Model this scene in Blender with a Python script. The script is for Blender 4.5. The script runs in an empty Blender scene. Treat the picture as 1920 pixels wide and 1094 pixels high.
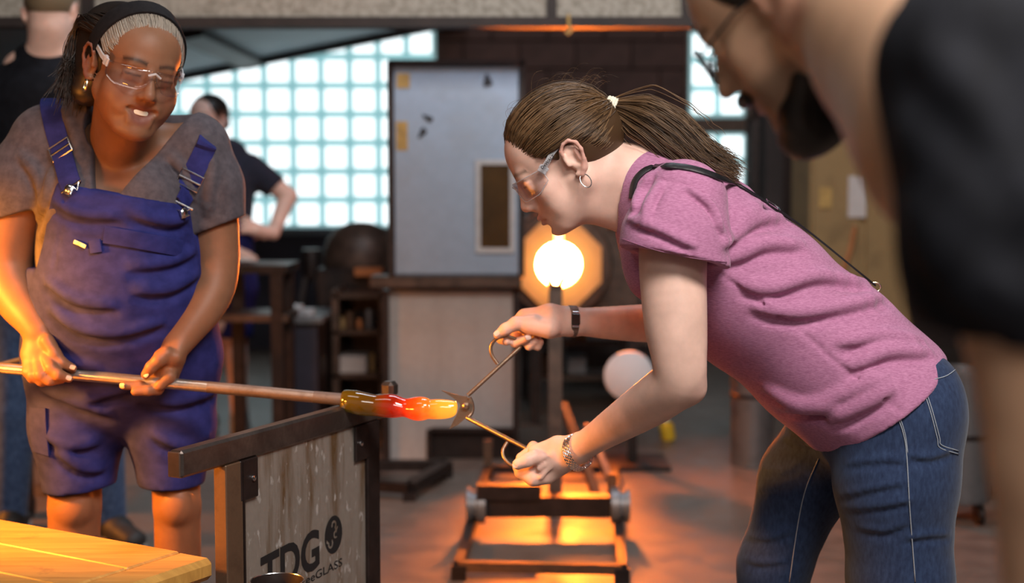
import bpy, math, random, time
import numpy as np
from mathutils import Matrix, Vector
T0 = time.time()
sc = bpy.context.scene
col = sc.collection
R = math.radians
rng = np.random.default_rng(7)
random.seed(7)

# ------------------------------------------------------------------ camera
F = 2667.0; CX, CY = 960.0, 547.0; CAMH = 1.22; HOR = 335.0
PITCH = math.atan((CY - HOR) / F)
CAM = np.array([0.0, 0.0, CAMH])
cam_data = bpy.data.cameras.new('camera'); cam = bpy.data.objects.new('camera', cam_data); col.objects.link(cam)
cam.location = CAM; cam.rotation_euler = (math.pi / 2 - PITCH, 0, 0)
cam_data.sensor_width = 36.0; cam_data.lens = 36.0 * F / 1920.0
cam_data.clip_start = 0.05; cam_data.clip_end = 60
cam_data.dof.use_dof = True; cam_data.dof.focus_distance = 2.58; cam_data.dof.aperture_fstop = 2.3
sc.camera = cam
sc.view_settings.view_transform = 'Standard'; sc.view_settings.look = 'None'
sc.view_settings.exposure = 0.0; sc.view_settings.gamma = 1.0; sc.view_settings.use_curve_mapping = False
sc.cycles.use_denoising = True

# ------------------------------------------------------------------ world and large lights
world = bpy.data.worlds.new('world'); sc.world = world; world.use_nodes = True
world.node_tree.nodes['Background'].inputs[0].default_value = (0.68, 0.60, 0.57, 1)
world.node_tree.nodes['Background'].inputs[1].default_value = 0.30

def area_light(name, loc, target, size, energy, color, shape='RECTANGLE', size_y=None, spread=None):
    l = bpy.data.lights.new(name, 'AREA'); l.energy = energy; l.color = color; l.shape = shape; l.size = size
    if size_y: l.size_y = size_y
    if spread: l.spread = R(spread)
    o = bpy.data.objects.new(name, l); col.objects.link(o); o.location = loc
    o.rotation_euler = (Vector(target) - Vector(loc)).to_track_quat('-Z', 'Y').to_euler()
    return o

area_light('ceiling_and_fill_light', (0.95, 0.65, 3.15), (0.45, 2.7, 0.9), 1.4, 106, (1.0, 0.94, 0.89), size_y=0.6)
area_light('ceiling_and_fill_light', (0.3, -1.3, 2.9), (0.5, 2.0, 0.9), 1.4, 36, (1.0, 0.93, 0.86), size_y=0.6)  # added frontal fill from behind the camera, not a ceiling lamp
area_light('ceiling_and_fill_light', (-1.2, 1.9, 3.6), (-0.7, 3.2, 0.6), 1.4, 11, (1.0, 0.92, 0.84), size_y=0.4)
area_light('ceiling_and_fill_light', (0.2, 4.6, 3.9), (0.0, 6.4, 0.8), 1.6, 62, (0.80, 0.88, 1.0), size_y=0.5)
# the second glory hole of the shop, just beyond the left edge of the picture: an open fire mouth
def spot_light(name, loc, target, energy, color, angle, blend, soft):
    l = bpy.data.lights.new(name, 'SPOT'); l.energy = energy; l.color = color; l.shadow_soft_size = soft; l.spot_size = R(angle); l.spot_blend = blend
    o = bpy.data.objects.new(name, l); col.objects.link(o); o.location = loc
    o.rotation_euler = (Vector(target) - o.location).to_track_quat('-Z', 'Y').to_euler(); return o
spot_light('fire_mouth_light', (-1.70, 2.48, 1.16), (-1.0, 2.84, 0.74), 320, (1.0, 0.33, 0.03), 60, .45, .10)
spot_light('fire_mouth_light', (-1.34, 1.98, 0.98), (-0.88, 2.85, 0.96), 36, (1.0, 0.32, 0.04), 76, .45, .12)
spot_light('fire_mouth_light', (-3.3, 4.7, 1.1), (-1.75, 5.3, 0.0), 260, (1.0, 0.30, 0.04), 62, .5, .12)

# ------------------------------------------------------------------ pixel -> point
_cp, _sp = math.cos(PITCH), math.sin(PITCH)
def ray(px, py):
    u = (px - CX) / F; v = -(py - CY) / F
    return np.array([u, _cp + v * _sp, -_sp + v * _cp])
def P(px, py, D):
    d = ray(px, py); return CAM + d * (D / d[1])
def Pz(px, py, z):
    d = ray(px, py); return CAM + d * ((z - CAMH) / d[2])
def proj(p):
    q = np.asarray(p, float) - CAM
    zc = q[1] * _cp - q[2] * _sp; yc = q[1] * _sp + q[2] * _cp
    return CX + F * q[0] / zc, CY - F * yc / zc

# ------------------------------------------------------------------ object helpers
def tag(o, label=None, cat=None, group=None, kind=None):
    if label: o['label'] = label
    if cat: o['category'] = cat
    if group: o['group'] = group
    if kind: o['kind'] = kind
    return o
def empty(name, loc, label=None, cat=None, group=None, kind=None):
    o = bpy.data.objects.new(name, None); col.objects.link(o); o.location = [float(v) for v in loc]
    o.empty_display_size = 0.05
    return tag(o, label, cat, group, kind)
def world_off(o):
    return Vector(o.location)
def adopt(o, parent):
    if parent is not None:
        o.parent = parent
        o.matrix_parent_inverse = Matrix.Translation(-world_off(parent))
    return o
def mk(name, verts, faces, mat, parent=None, smooth=False, label=None, cat=None, group=None, kind=None, attr=None):
    me = bpy.data.meshes.new(name)
    if isinstance(faces, np.ndarray):
        n = faces.shape[1]; m = len(faces)
        me.vertices.add(len(verts)); me.vertices.foreach_set('co', np.ascontiguousarray(verts, np.float32).ravel())
        me.loops.add(m * n); me.loops.foreach_set('vertex_index', faces.astype(np.int32).ravel())
        me.polygons.add(m); me.polygons.foreach_set('loop_start', np.arange(0, m * n, n, dtype=np.int32))
        me.polygons.foreach_set('loop_total', np.full(m, n, np.int32))
        me.update(calc_edges=True)
    else:
        me.from_pydata([tuple(map(float, v)) for v in verts], [], faces); me.update()
    if smooth: me.polygons.foreach_set('use_smooth', np.ones(len(me.polygons), bool))
    if attr is not None:
        for an, av in attr.items():
            a = me.color_attributes.new(an, 'FLOAT_COLOR', 'POINT')
            a.data.foreach_set('color', np.ascontiguousarray(av, np.float32).ravel())
    if mat: me.materials.append(mat)
    o = bpy.data.objects.new(name, me); col.objects.link(o)
    tag(o, label, cat, group, kind)
    return adopt(o, parent)
def share(src, name, loc, parent, rotz=0):
    """another object on the same mesh data"""
    o = bpy.data.objects.new(name, src.data); col.objects.link(o)
    o.location = [float(v) for v in loc]; o.rotation_euler = (0, 0, rotz)
    return adopt(o, parent)

class MB:
    """collects simple solids into one mesh"""
    def __init__(s): s.v = []; s.f = []
    def add(s, v, f):
        b = len(s.v); s.v += [tuple(map(float, q)) for q in v]; s.f += [tuple(i + b for i in q) for q in f]; return s
    def box(s, c, size, ex=(1, 0, 0), ey=(0, 1, 0), ez=(0, 0, 1), bev=0.0):
        c = np.array(c, float); ex, ey, ez = [np.array(e, float) for e in (ex, ey, ez)]
        hx, hy, hz = [q / 2 for q in size]
        if bev <= 0:
            v = [c + ex * sx * hx + ey * sy * hy + ez * sz * hz for sz in (-1, 1) for sy in (-1, 1) for sx in (-1, 1)]
            return s.add(v, [(0, 2, 3, 1), (4, 5, 7, 6), (0, 1, 5, 4), (2, 6, 7, 3), (0, 4, 6, 2), (1, 3, 7, 5)])
        b = min(bev, hx * .9, hy * .9, hz * .9)
        v = []
        idx = {}
        for sx in (-1, 1):
            for sy in (-1, 1):
                for sz in (-1, 1):
                    for k in range(3):
                        q = [hx - b, hy - b, hz - b]; q[k] += b
                        idx[(sx, sy, sz, k)] = len(v)
                        v.append(c + ex * sx * q[0] + ey * sy * q[1] + ez * sz * q[2])
        f = []
        S = (-1, 1)
        for a in S:
            f.append([idx[(a, p, q, 0)] for p, q in ((-1, -1), (1, -1), (1, 1), (-1, 1))])
            f.append([idx[(p, a, q, 1)] for p, q in ((-1, -1), (1, -1), (1, 1), (-1, 1))])
            f.append([idx[(p, q, a, 2)] for p, q in ((-1, -1), (1, -1), (1, 1), (-1, 1))])
            for bb in S:
                f.append([idx[(a, bb, -1, 0)], idx[(a, bb, 1, 0)], idx[(a, bb, 1, 1)], idx[(a, bb, -1, 1)]])
                f.append([idx[(a, -1, bb, 0)], idx[(a, 1, bb, 0)], idx[(a, 1, bb, 2)], idx[(a, -1, bb, 2)]])
                f.append([idx[(-1, a, bb, 1)], idx[(1, a, bb, 1)], idx[(1, a, bb, 2)], idx[(-1, a, bb, 2)]])
                for cc in S: f.append([idx[(a, bb, cc, 0)], idx[(a, bb, cc, 1)], idx[(a, bb, cc, 2)]])
        return s.add(v, f)
    def bar(s, a, b, w, h, up=(0, 0, 1), bev=0.0):
        a = np.array(a, float); b = np.array(b, float); d = b - a; L = np.linalg.norm(d); d /= L
        up = np.array(up, float)
        if abs(d @ up) > .95: up = np.array((0, 1.0, 0))
        x = np.cross(d, up); x /= np.linalg.norm(x); z = np.cross(x, d)
        return s.box((a + b) / 2, (w, L, h), x, d, z, bev)
    def tube(s, pts, r, n=10, closed=False, cap=True):
        V, Fc = sweep(pts, r, n, closed, cap); return s.add(V, Fc)
    def lathe(s, prof, c, ax=(0, 0, 1), n=28, cap=True):
        """prof: (radius, height) pairs along the axis"""
        ax = np.array(ax, float); ax /= np.linalg.norm(ax); t = np.array((1.0, 0, 0)) if abs(ax[0]) < .9 else np.array((0, 1.0, 0))
        u = np.cross(ax, t); u /= np.linalg.norm(u); w = np.cross(ax, u); c = np.array(c, float)
        v = []; f = []; m = len(prof)
        for r, h in prof:
            for i in range(n):
                a = 2 * math.pi * i / n; v.append(c + ax * h + (u * math.cos(a) + w * math.sin(a)) * r)
        for j in range(m - 1):
            for i in range(n):
                k = (i + 1) % n; f.append((j * n + i, j * n + k, (j + 1) * n + k, (j + 1) * n + i))
        if cap:
            f.append(tuple(range(n))[::-1]); f.append(tuple((m - 1) * n + i for i in range(n)))
        return s.add(v, f)
    def prism(s, poly, o, ex, ey, ez, depth):
        """poly in (ex,ey), extruded along ez by depth, centred"""
        o, ex, ey, ez = [np.array(q, float) for q in (o, ex, ey, ez)]; n = len(poly)
        v = [o + ex * x + ey * y - ez * depth / 2 for x, y in poly] + [o + ex * x + ey * y + ez * depth / 2 for x, y in poly]
        return s.add(v, [tuple(range(n))[::-1], tuple(range(n, 2 * n))] + [(i, (i + 1) % n, n + (i + 1) % n, n + i) for i in range(n)])
    def build(s, name, mat, parent=None, smooth=False, **kw):
        o = mk(name, s.v, s.f, mat, parent, False, **kw)
        if smooth:
            o.data.polygons.foreach_set('use_smooth', np.ones(len(o.data.polygons), bool))
            try: o.data.set_sharp_from_angle(angle=R(40))
            except Exception: pass
        return o

def sweep(pts, r, n=10, closed=False, cap=True, flat=None):
    """tube along pts; r scalar or list; flat=(normals, thickness) makes a band"""
    pts = [np.array(p, float) for p in pts]; m = len(pts)
    rs = r if hasattr(r, '__len__') else [r] * m
    V = []; Fc = []; prev = None
    for i, p in enumerate(pts):
        a = pts[(i - 1) % m] if (closed or i > 0) else p
        b = pts[(i + 1) % m] if (closed or i < m - 1) else p
        t = b - a; t = t / (np.linalg.norm(t) + 1e-12)
        if prev is None:
            g = np.array((0, 0, 1.0)) if abs(t[2]) < .9 else np.array((1.0, 0, 0))
            prev = np.cross(t, g)
        u = prev - t * (prev @ t); u /= np.linalg.norm(u) + 1e-12; w = np.cross(t, u); prev = u
        for k in range(n):
            q = 2 * math.pi * k / n; V.append(p + (u * math.cos(q) + w * math.sin(q)) * rs[i])
    for i in range(m if closed else m - 1):
        j = (i + 1) % m
        for k in range(n):
            l = (k + 1) % n; Fc.append((i * n + k, i * n + l, j * n + l, j * n + k))
    if cap and not closed:
        Fc.append(tuple(range(n))[::-1]); Fc.append(tuple((m - 1) * n + k for k in range(n)))
    return V, Fc
def spline(pts, n=8, closed=False):
    """Catmull-Rom through pts, n steps a span"""
    pts = np.array(pts, float); m = len(pts); out = []
    for i in range(m if closed else m - 1):
        p0 = pts[(i - 1) % m] if (closed or i > 0) else 2 * pts[0] - pts[1]
        p1 = pts[i]; p2 = pts[(i + 1) % m]
        p3 = pts[(i + 2) % m] if (closed or i + 2 < m) else 2 * pts[-1] - pts[-2]
        for t in np.arange(n) / n:
            out.append(.5 * (2 * p1 + (p2 - p0) * t + (2 * p0 - 5 * p1 + 4 * p2 - p3) * t * t + (3 * p1 - p0 - 3 * p2 + p3) * t ** 3))
    if not closed: out.append(pts[-1])
    return np.array(out)

# ------------------------------------------------------------------ materials
def new_mat(name):
    m = bpy.data.materials.new(name); m.use_nodes = True
    nt = m.node_tree; b = nt.nodes['Principled BSDF']; return m, nt, b
def setb(b, **k):
    for n, v in k.items():
        n = n.replace('_', ' ')
        if n in b.inputs: b.inputs[n].default_value = v
def c4(c): return (c[0], c[1], c[2], 1.0)
def ramp(nt, fac, stops, interp='LINEAR'):
    r = nt.nodes.new('ShaderNodeValToRGB'); r.color_ramp.interpolation = interp
    e = r.color_ramp.elements
    while len(e) < len(stops): e.new(0.5)
    for i, (p, c) in enumerate(stops): e[i].position = p; e[i].color = c4(c)
    nt.links.new(fac, r.inputs[0]); return r.outputs[0]
def coords(nt, kind='Object', scale=(1, 1, 1), rot=(0, 0, 0)):
    t = nt.nodes.new('ShaderNodeTexCoord'); mp = nt.nodes.new('ShaderNodeMapping')
    nt.links.new(t.outputs[kind], mp.inputs[0]); mp.inputs['Scale'].default_value = scale; mp.inputs['Rotation'].default_value = rot
    return mp.outputs[0]
def noise(nt, vec, scale, detail=4, rough=.55, dist=0):
    n = nt.nodes.new('ShaderNodeTexNoise'); n.inputs['Scale'].default_value = scale; n.inputs['Detail'].default_value = detail
    n.inputs['Roughness'].default_value = rough; n.inputs['Distortion'].default_value = dist
    nt.links.new(vec, n.inputs['Vector']); return n.outputs['Fac']
def mixc(nt, fac, a, b, mode='MIX'):
    m = nt.nodes.new('ShaderNodeMix'); m.data_type = 'RGBA'; m.blend_type = mode
    for s, v in ((m.inputs[0], fac), (m.inputs[6], a), (m.inputs[7], b)):
        if hasattr(v, 'links'): nt.links.new(v, s)
        elif hasattr(v, '__len__'): s.default_value = c4(v)
        else: s.default_value = v
    return m.outputs[2]
def bump(nt, b, height, strength=.3, dist=.002):
    n = nt.nodes.new('ShaderNodeBump'); n.inputs['Strength'].default_value = strength; n.inputs['Distance'].default_value = dist
    nt.links.new(height, n.inputs['Height']); nt.links.new(n.outputs[0], b.inputs['Normal'])
def simple(name, color, rough=.6, metal=0.0, var=.0, scale=20, bumpy=0.0, stretch=(1, 1, 1), spec=.5, emit=None, estr=0):
    m, nt, b = new_mat(name); setb(b, Roughness=rough, Metallic=metal); b.inputs['Specular IOR Level'].default_value = spec
    vec = coords(nt, 'Object', stretch); f = noise(nt, vec, scale)
    lo = [max(0, q * (1 - var)) for q in color]; hi = [min(1, q * (1 + var)) for q in color]
    nt.links.new(ramp(nt, f, [(.3, lo), (.7, hi)]), b.inputs['Base Color'])
    if bumpy: bump(nt, b, noise(nt, vec, scale * 3), bumpy, .003)
    if emit: b.inputs['Emission Color'].default_value = c4(emit); b.inputs['Emission Strength'].default_value = estr
    return m
# ------------------------------------------------------------------ implicit surfaces: bodies and cloth are blended from limbs and polygonised
f32 = np.float32
def _n(v): v = np.array(v, float); return v / (np.linalg.norm(v) + 1e-12)
class Prim:
    """elliptic tapered limb a->b. (w,h) half widths along u and along axis x u at either end"""
    def __init__(s, a, b, ra, rb, u=None, k=.012, op='add', g=None):
        s.a = np.array(a, float); s.b = np.array(b, float); ab = s.b - s.a; L = np.linalg.norm(ab)
        if L < 1e-7: ab = np.array((0, 0, 1e-6)); L = 1e-6
        s.ab = ab; s.L2 = L * L; s.ax = ab / L
        ra = ra if hasattr(ra, '__len__') else (ra, ra); rb = rb if hasattr(rb, '__len__') else (rb, rb)
        s.ra, s.rb = ra, rb; s.round = ra[0] == ra[1] and rb[0] == rb[1]
        if u is None: u = np.cross(s.ax, (0, 0, 1.0)) if abs(s.ax[2]) < .9 else np.cross(s.ax, (1.0, 0, 0))
        u = np.array(u, float); u = u - s.ax * (u @ s.ax); s.u = _n(u); s.v = np.cross(s.ax, s.u)
        s.k = k; s.op = op
    def d(s, X, Y, Z):
        a = s.a; x = X - f32(a[0]); y = Y - f32(a[1]); z = Z - f32(a[2])
        q = s.ab / s.L2
        t = np.clip(x * f32(q[0]) + y * f32(q[1]) + z * f32(q[2]), 0, 1)
        x = x - t * f32(s.ab[0]); y = y - t * f32(s.ab[1]); z = z - t * f32(s.ab[2])
        w = f32(s.ra[0]) + t * f32(s.rb[0] - s.ra[0])
        if s.round: return np.sqrt(x * x + y * y + z * z) - w
        h = f32(s.ra[1]) + t * f32(s.rb[1] - s.ra[1])
        cu = x * f32(s.u[0]) + y * f32(s.u[1]) + z * f32(s.u[2])
        cv = x * f32(s.v[0]) + y * f32(s.v[1]) + z * f32(s.v[2])
        ca = x * f32(s.ax[0]) + y * f32(s.ax[1]) + z * f32(s.ax[2])
        m = np.minimum(w, h)
        k0 = np.sqrt((cu / w) ** 2 + (cv / h) ** 2 + (ca / m) ** 2)
        k1 = np.sqrt((cu / (w * w)) ** 2 + (cv / (h * h)) ** 2 + (ca / (m * m)) ** 2) + f32(1e-9)
        return np.where(k0 < .05, -m, k0 * (k0 - 1) / k1)
    def bounds(s):
        r = max(*s.ra, *s.rb) + s.k
        return np.minimum(s.a, s.b) - r, np.maximum(s.a, s.b) + r
class Ell:
    def __init__(s, c, r, M=None, k=.012, op='add'):
        s.c = np.array(c, float); s.r = np.array(r if hasattr(r, '__len__') else (r, r, r), float); s.M = np.eye(3) if M is None else np.array(M, float)  # columns = axes
        s.k = k; s.op = op
    def d(s, X, Y, Z):
        x = X - f32(s.c[0]); y = Y - f32(s.c[1]); z = Z - f32(s.c[2]); M = s.M.astype(f32); r = s.r.astype(f32)
        p = [(x * M[0, i] + y * M[1, i] + z * M[2, i]) / r[i] for i in range(3)]
        k0 = np.sqrt(p[0] ** 2 + p[1] ** 2 + p[2] ** 2)
        k1 = np.sqrt((p[0] / r[0]) ** 2 + (p[1] / r[1]) ** 2 + (p[2] / r[2]) ** 2) + f32(1e-9)
        return np.where(k0 < .02, -r.min(), k0 * (k0 - 1) / k1)
    def bounds(s):
        r = s.r.max() + s.k; return s.c - r, s.c + r
class Cut:
    """keeps the side n.(p-c) < 0"""
    def __init__(s, c, n, k=.004): s.c = np.array(c, float); s.nn = _n(n); s.k = k; s.op = 'cut'
    def d(s, X, Y, Z):
        return (X - f32(s.c[0])) * f32(s.nn[0]) + (Y - f32(s.c[1])) * f32(s.nn[1]) + (Z - f32(s.c[2])) * f32(s.nn[2])
class Wedge:
    """a convex region bounded by planes (point, outward normal), used to cut openings"""
    def __init__(s, planes, k=.004, op='sub'): s.pl = [(np.array(c, float), _n(n)) for c, n in planes]; s.k = k; s.op = op
    def d(s, X, Y, Z):
        D = None
        for c, n in s.pl:
            e = (X - f32(c[0])) * f32(n[0]) + (Y - f32(c[1])) * f32(n[1]) + (Z - f32(c[2])) * f32(n[2]); D = e if D is None else np.maximum(D, e)
        return D
class Sub:
    """a finished group used as one limb"""
    def __init__(s, pr, k=.01, op='add'): s.pr = pr; s.k = k; s.op = op
    def d(s, X, Y, Z): return sd(s.pr, X, Y, Z)
    def bounds(s):
        b = [p.bounds() for p in s.pr if p.op == 'add']; return np.min([q[0] for q in b], 0), np.max([q[1] for q in b], 0)
class Disp:
    def __init__(s, fn): s.fn = fn; s.op = 'disp'; s.k = 0
    def d(s, X, Y, Z): return s.fn(X, Y, Z)
def cone(a, b, r1, r2=None, k=.012, op='add', u=None): return Prim(a, b, r1, r1 if r2 is None else r2, u, k, op)
def chain(pts, rs, k=.012, op='add', u=None): return [Prim(pts[i], pts[i + 1], rs[i], rs[i + 1], u, k, op) for i in range(len(pts) - 1)]
def limb(keys, n=5, k=.002):
    """smoothly tapering limb through (point, radius) keys"""
    q = spline([(*p, r) for p, r in keys], n); q = np.asarray(q)
    return [Prim(q[i, :3], q[i + 1, :3], q[i, 3], q[i + 1, 3], None, k if i else .02, 'add') for i in range(len(q) - 1)]
def smin(a, b, k):
    if k <= 0: return np.minimum(a, b)
    h = np.maximum(f32(k) - np.abs(a - b), 0) * f32(1 / k); return np.minimum(a, b) - h * h * f32(k * .25)
def sd(prims, X, Y, Z, use=None):
    D = np.full(X.shape, 1e3, f32)
    for i, p in enumerate(prims):
        if use is not None and not use[i]: continue
        e = p.d(X, Y, Z)
        if p.op == 'add': D = smin(D, e, p.k)
        elif p.op == 'sub': D = -smin(-D, e, p.k)
        elif p.op == 'cut': D = -smin(-D, -e, p.k)
        elif p.op == 'disp': D = D + e
    return D
def polygonize(prims, res, B=14):
    lo = np.full(3, 1e9); hi = np.full(3, -1e9); adds = [p for p in prims if p.op == 'add']
    for p in adds:
        a, b = p.bounds(); lo = np.minimum(lo, a); hi = np.maximum(hi, b)
    for p in prims:      # axis-aligned cuts trim the box as well
        if p.op == 'cut':
            for ax in range(3):
                if p.nn[ax] > .98: hi[ax] = min(hi[ax], p.c[ax] + .06)
                if p.nn[ax] < -.98: lo[ax] = max(lo[ax], p.c[ax] - .06)
    lo -= 3 * res; nb = np.ceil((hi + 3 * res - lo) / (res * B)).astype(int)
    I = np.stack(np.meshgrid(*[np.arange(n) for n in nb], indexing='ij'), -1).reshape(-1, 3)
    C = lo + (I + .5) * B * res; hd = B * res * .5 * 1.7321
    cx, cy, cz = [C[:, i].astype(f32) for i in range(3)]
    dc = sd(prims, cx, cy, cz)
    act = np.abs(dc) < hd * 1.35 + .012
    I = I[act]; C = C[act]; dc = dc[act]; cx, cy, cz = [C[:, i].astype(f32) for i in range(3)]
    U = np.zeros((len(prims), len(C)), bool)
    for i, p in enumerate(prims):
        if p.op in ('cut', 'disp'): U[i] = True
        else: U[i] = p.d(cx, cy, cz) < np.maximum(dc, 0) * .3 + 2.3 * hd + p.k + .01
    n = B + 1; lin = np.arange(-0, n); gx, gy, gz = np.meshgrid(lin, lin, lin, indexing='ij')
    G = nb * B + 4; sx, sy = G[1] * G[2], G[2]
    CI = []; CV = []; Q = []
    off = [(0, 0, 0), (1, 0, 0), (0, 1, 0), (1, 1, 0), (0, 0, 1), (1, 0, 1), (0, 1, 1), (1, 1, 1)]
    edges = [(i, j) for i in range(8) for j in range(i + 1, 8) if sum(abs(np.array(off[i]) - off[j])) == 1]
    offA = np.array(off, f32)
    for b in range(len(I)):
        o = I[b] * B
        X = (lo[0] + (gx + o[0]) * res).astype(f32); Y = (lo[1] + (gy + o[1]) * res).astype(f32); Z = (lo[2] + (gz + o[2]) * res).astype(f32)
        D = sd(prims, X, Y, Z, U[:, b]); D = np.where(D == 0, f32(1e-7), D)
        ins = D < 0
        if ins.all() or not ins.any(): continue
        cnt = sum(ins[a:a + B, bb:bb + B, c:c + B].astype(np.int8) for a, bb, c in off)
        ci, cj, ck = np.nonzero((cnt > 0) & (cnt < 8))
        vals = np.stack([D[ci + a, cj + bb, ck + c] for a, bb, c in off], 1)
        acc = np.zeros((len(ci), 3), f32); num = np.zeros(len(ci), f32)
        for i, j in edges:
            va, vb = vals[:, i], vals[:, j]; m = (va < 0) != (vb < 0)
            t = np.where(m, va / np.where(m, va - vb, 1), 0)
            acc += np.where(m[:, None], offA[i] + t[:, None] * (offA[j] - offA[i]), 0); num += m
        pos = np.stack([ci, cj, ck], 1) + acc / num[:, None] + o
        CI.append((ci + o[0] + 1) * sx + (cj + o[1] + 1) * sy + (ck + o[2] + 1)); CV.append(lo + pos * res)
        for ax in range(3):
            s0 = ins[:B, :B, :B]; s1 = ins[1:, :B, :B] if ax == 0 else ins[:B, 1:, :B] if ax == 1 else ins[:B, :B, 1:]
            a, bb, c = np.nonzero(s0 != s1)
            if not len(a): continue
            base = (a + o[0] + 1) * sx + (bb + o[1] + 1) * sy + (c + o[2] + 1)
            st = [sx, sy, 1]; p, q = st[(ax + 1) % 3], st[(ax + 2) % 3]
            quad = np.stack([base - p - q, base - q, base, base - p], 1)
            fl = ~s0[a, bb, c]; quad[fl] = quad[fl][:, ::-1]
            Q.append(quad)
    CI = np.concatenate(CI); CV = np.concatenate(CV); Q = np.concatenate(Q)
    CI, first = np.unique(CI, return_index=True); CV = CV[first]
    ix = np.searchsorted(CI, Q); ix = np.minimum(ix, len(CI) - 1); ok = (CI[ix] == Q).all(1)
    return CV, ix[ok]
def relax(V, Fq, it=2, lam=.5):
    for _ in range(it):
        S = np.zeros_like(V); N = np.zeros(len(V))
        for a, b in ((0, 1), (1, 2), (2, 3), (3, 0)):
            np.add.at(S, Fq[:, a], V[Fq[:, b]]); np.add.at(N, Fq[:, a], 1)
            np.add.at(S, Fq[:, b], V[Fq[:, a]]); np.add.at(N, Fq[:, b], 1)
        V = V + lam * (S / np.maximum(N, 1)[:, None] - V)
    return V
def drop_islands(V, Fq):
    """keep the largest connected surface"""
    lab = np.arange(len(V))
    for _ in range(400):
        m = lab[Fq].min(1); new = lab.copy()
        for c in range(4): np.minimum.at(new, Fq[:, c], m)
        new = new[new]
        if (new == lab).all(): break
        lab = new
    u, c = np.unique(lab, return_counts=True); keep = lab == u[c.argmax()]
    idx = np.cumsum(keep) - 1
    return V[keep], idx[Fq[keep[Fq].all(1)]]
def flesh(name, prims, res, mat, parent, smooth_it=1, paint=None, whole=True, **kw):
    V, Q = polygonize(prims, res)
    if whole: V, Q = drop_islands(V, Q)
    if smooth_it: V = relax(V, Q, smooth_it)
    at = {'tint': paint(V)} if paint else None
    return mk(name, V, Q, mat, parent, True, attr=at, **kw)
def _P3(p): p = np.asarray(p, f32); return p[:, 0], p[:, 1], p[:, 2]
def hits(prims, pix, tmin=.5, tmax=9.0):
    """first points where the sight lines of photo pixels meet a surface (nan where they miss)"""
    d = np.array([_n(ray(x, y)) for x, y in pix]); t = np.full(len(d), tmin); live = np.ones(len(d), bool)
    for _ in range(90):
        p = CAM + d[live] * t[live][:, None]
        e = sd(prims, *_P3(p)); ii = np.nonzero(live)[0]
        t[ii] += np.where(e < .0006, 0, np.maximum(e * .85, .0008)); live[ii[(e < .0006) | (t[ii] > tmax)]] = False
        if not live.any(): break
    q = CAM + d * t[:, None]; q[t > tmax] = np.nan; return q
def grads(prims, p, h=.003):
    p = np.asarray(p, float); g = np.stack([sd(prims, *_P3(p + h * e)) - sd(prims, *_P3(p - h * e)) for e in np.eye(3)], 1)
    return g / (np.linalg.norm(g, axis=1, keepdims=True) + 1e-9)
def grad(prims, p): return grads(prims, np.asarray(p)[None])[0]
def hit(prims, px, py, tmin=.5): return hits(prims, [(px, py)], tmin)[0]
def _fine(pix, n):
    return spline([(x, y, 0) for x, y in pix], n)[:, :2] if len(pix) > 2 else np.array([np.array(pix[0]) + (np.array(pix[1]) - pix[0]) * t for t in np.linspace(0, 1, n + 1)])
def drape(prims, pix, n=6, lift=0.0, tmin=.5):
    """a photo polyline laid on a surface"""
    p = hits(prims, _fine(pix, n), tmin); p = p[~np.isnan(p[:, 0])]
    return p + grads(prims, p) * lift if lift and len(p) else p
def folds(prims, items, n=4, lift=0.0):
    """creases and ridges along photo polylines, as limbs to append. item: (pixels, radius, op, blend, taper)"""
    fine = [_fine(it[0], n) for it in items]; q = hits(prims, np.concatenate(fine)); out = []; b = 0
    gr = grads(prims, np.nan_to_num(q)) * lift
    for it, f in zip(items, fine):
        pts = q[b:b + len(f)] + gr[b:b + len(f)] * (1 if it[2] == 'sub' else -1); b += len(f); pts = pts[~np.isnan(pts[:, 0])]; m = len(pts); r, op, k, taper = it[1], it[2], it[3], it[4]
        for i in range(m - 1):
            if np.linalg.norm(pts[i] - pts[i + 1]) > .12: continue
            w = [1.0 if not taper else .30 + .70 * math.sin(math.pi * (j_ + .5) / m) for j_ in (i, i + 1)]
            out.append(Prim(pts[i], pts[i + 1], r * w[0], r * w[1], None, k, op))
    return out
def creases(prims, items, k=.026, ridge=.62, up=13, lift=0.0):
    L = [(p, r, 'sub', k, True) for p, r in items]
    if ridge: L += [([(x, y - up) for x, y in p], r * ridge, 'add', k * 1.08, True) for p, r in items]
    return folds(prims, L, 4, lift)
def ribbon(name, pts, nrm, width, thick, mat, parent, closed=False, **kw):
    """a band: width across (tangent x normal), thick along the normal"""
    pts = np.array(pts, float); m = len(pts); V = []; Fc = []
    for i in range(m):
        a = pts[(i - 1) % m] if (closed or i) else pts[i]; b = pts[(i + 1) % m] if (closed or i < m - 1) else pts[i]
        t = _n(b - a); nn = np.array(nrm[i], float); nn = _n(nn - t * (nn @ t)); s = np.cross(t, nn)
        w = width[i] if hasattr(width, '__len__') else width
        for x, y in ((-.5, -.5), (-.5, .3), (-.42, .5), (.42, .5), (.5, .3), (.5, -.5)): V.append(pts[i] + s * x * w + nn * y * thick)
    for i in range(m if closed else m - 1):
        j = (i + 1) % m
        for k in range(6): Fc.append((i * 6 + k, i * 6 + (k + 1) % 6, j * 6 + (k + 1) % 6, j * 6 + k))
    if not closed: Fc += [tuple(range(6))[::-1], tuple((m - 1) * 6 + k for k in range(6))]
    o = mk(name, V, Fc, mat, parent, **kw)
    o.data.polygons.foreach_set('use_smooth', np.ones(len(o.data.polygons), bool))
    try: o.data.set_sharp_from_angle(angle=R(35))
    except Exception: pass
    return o
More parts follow.
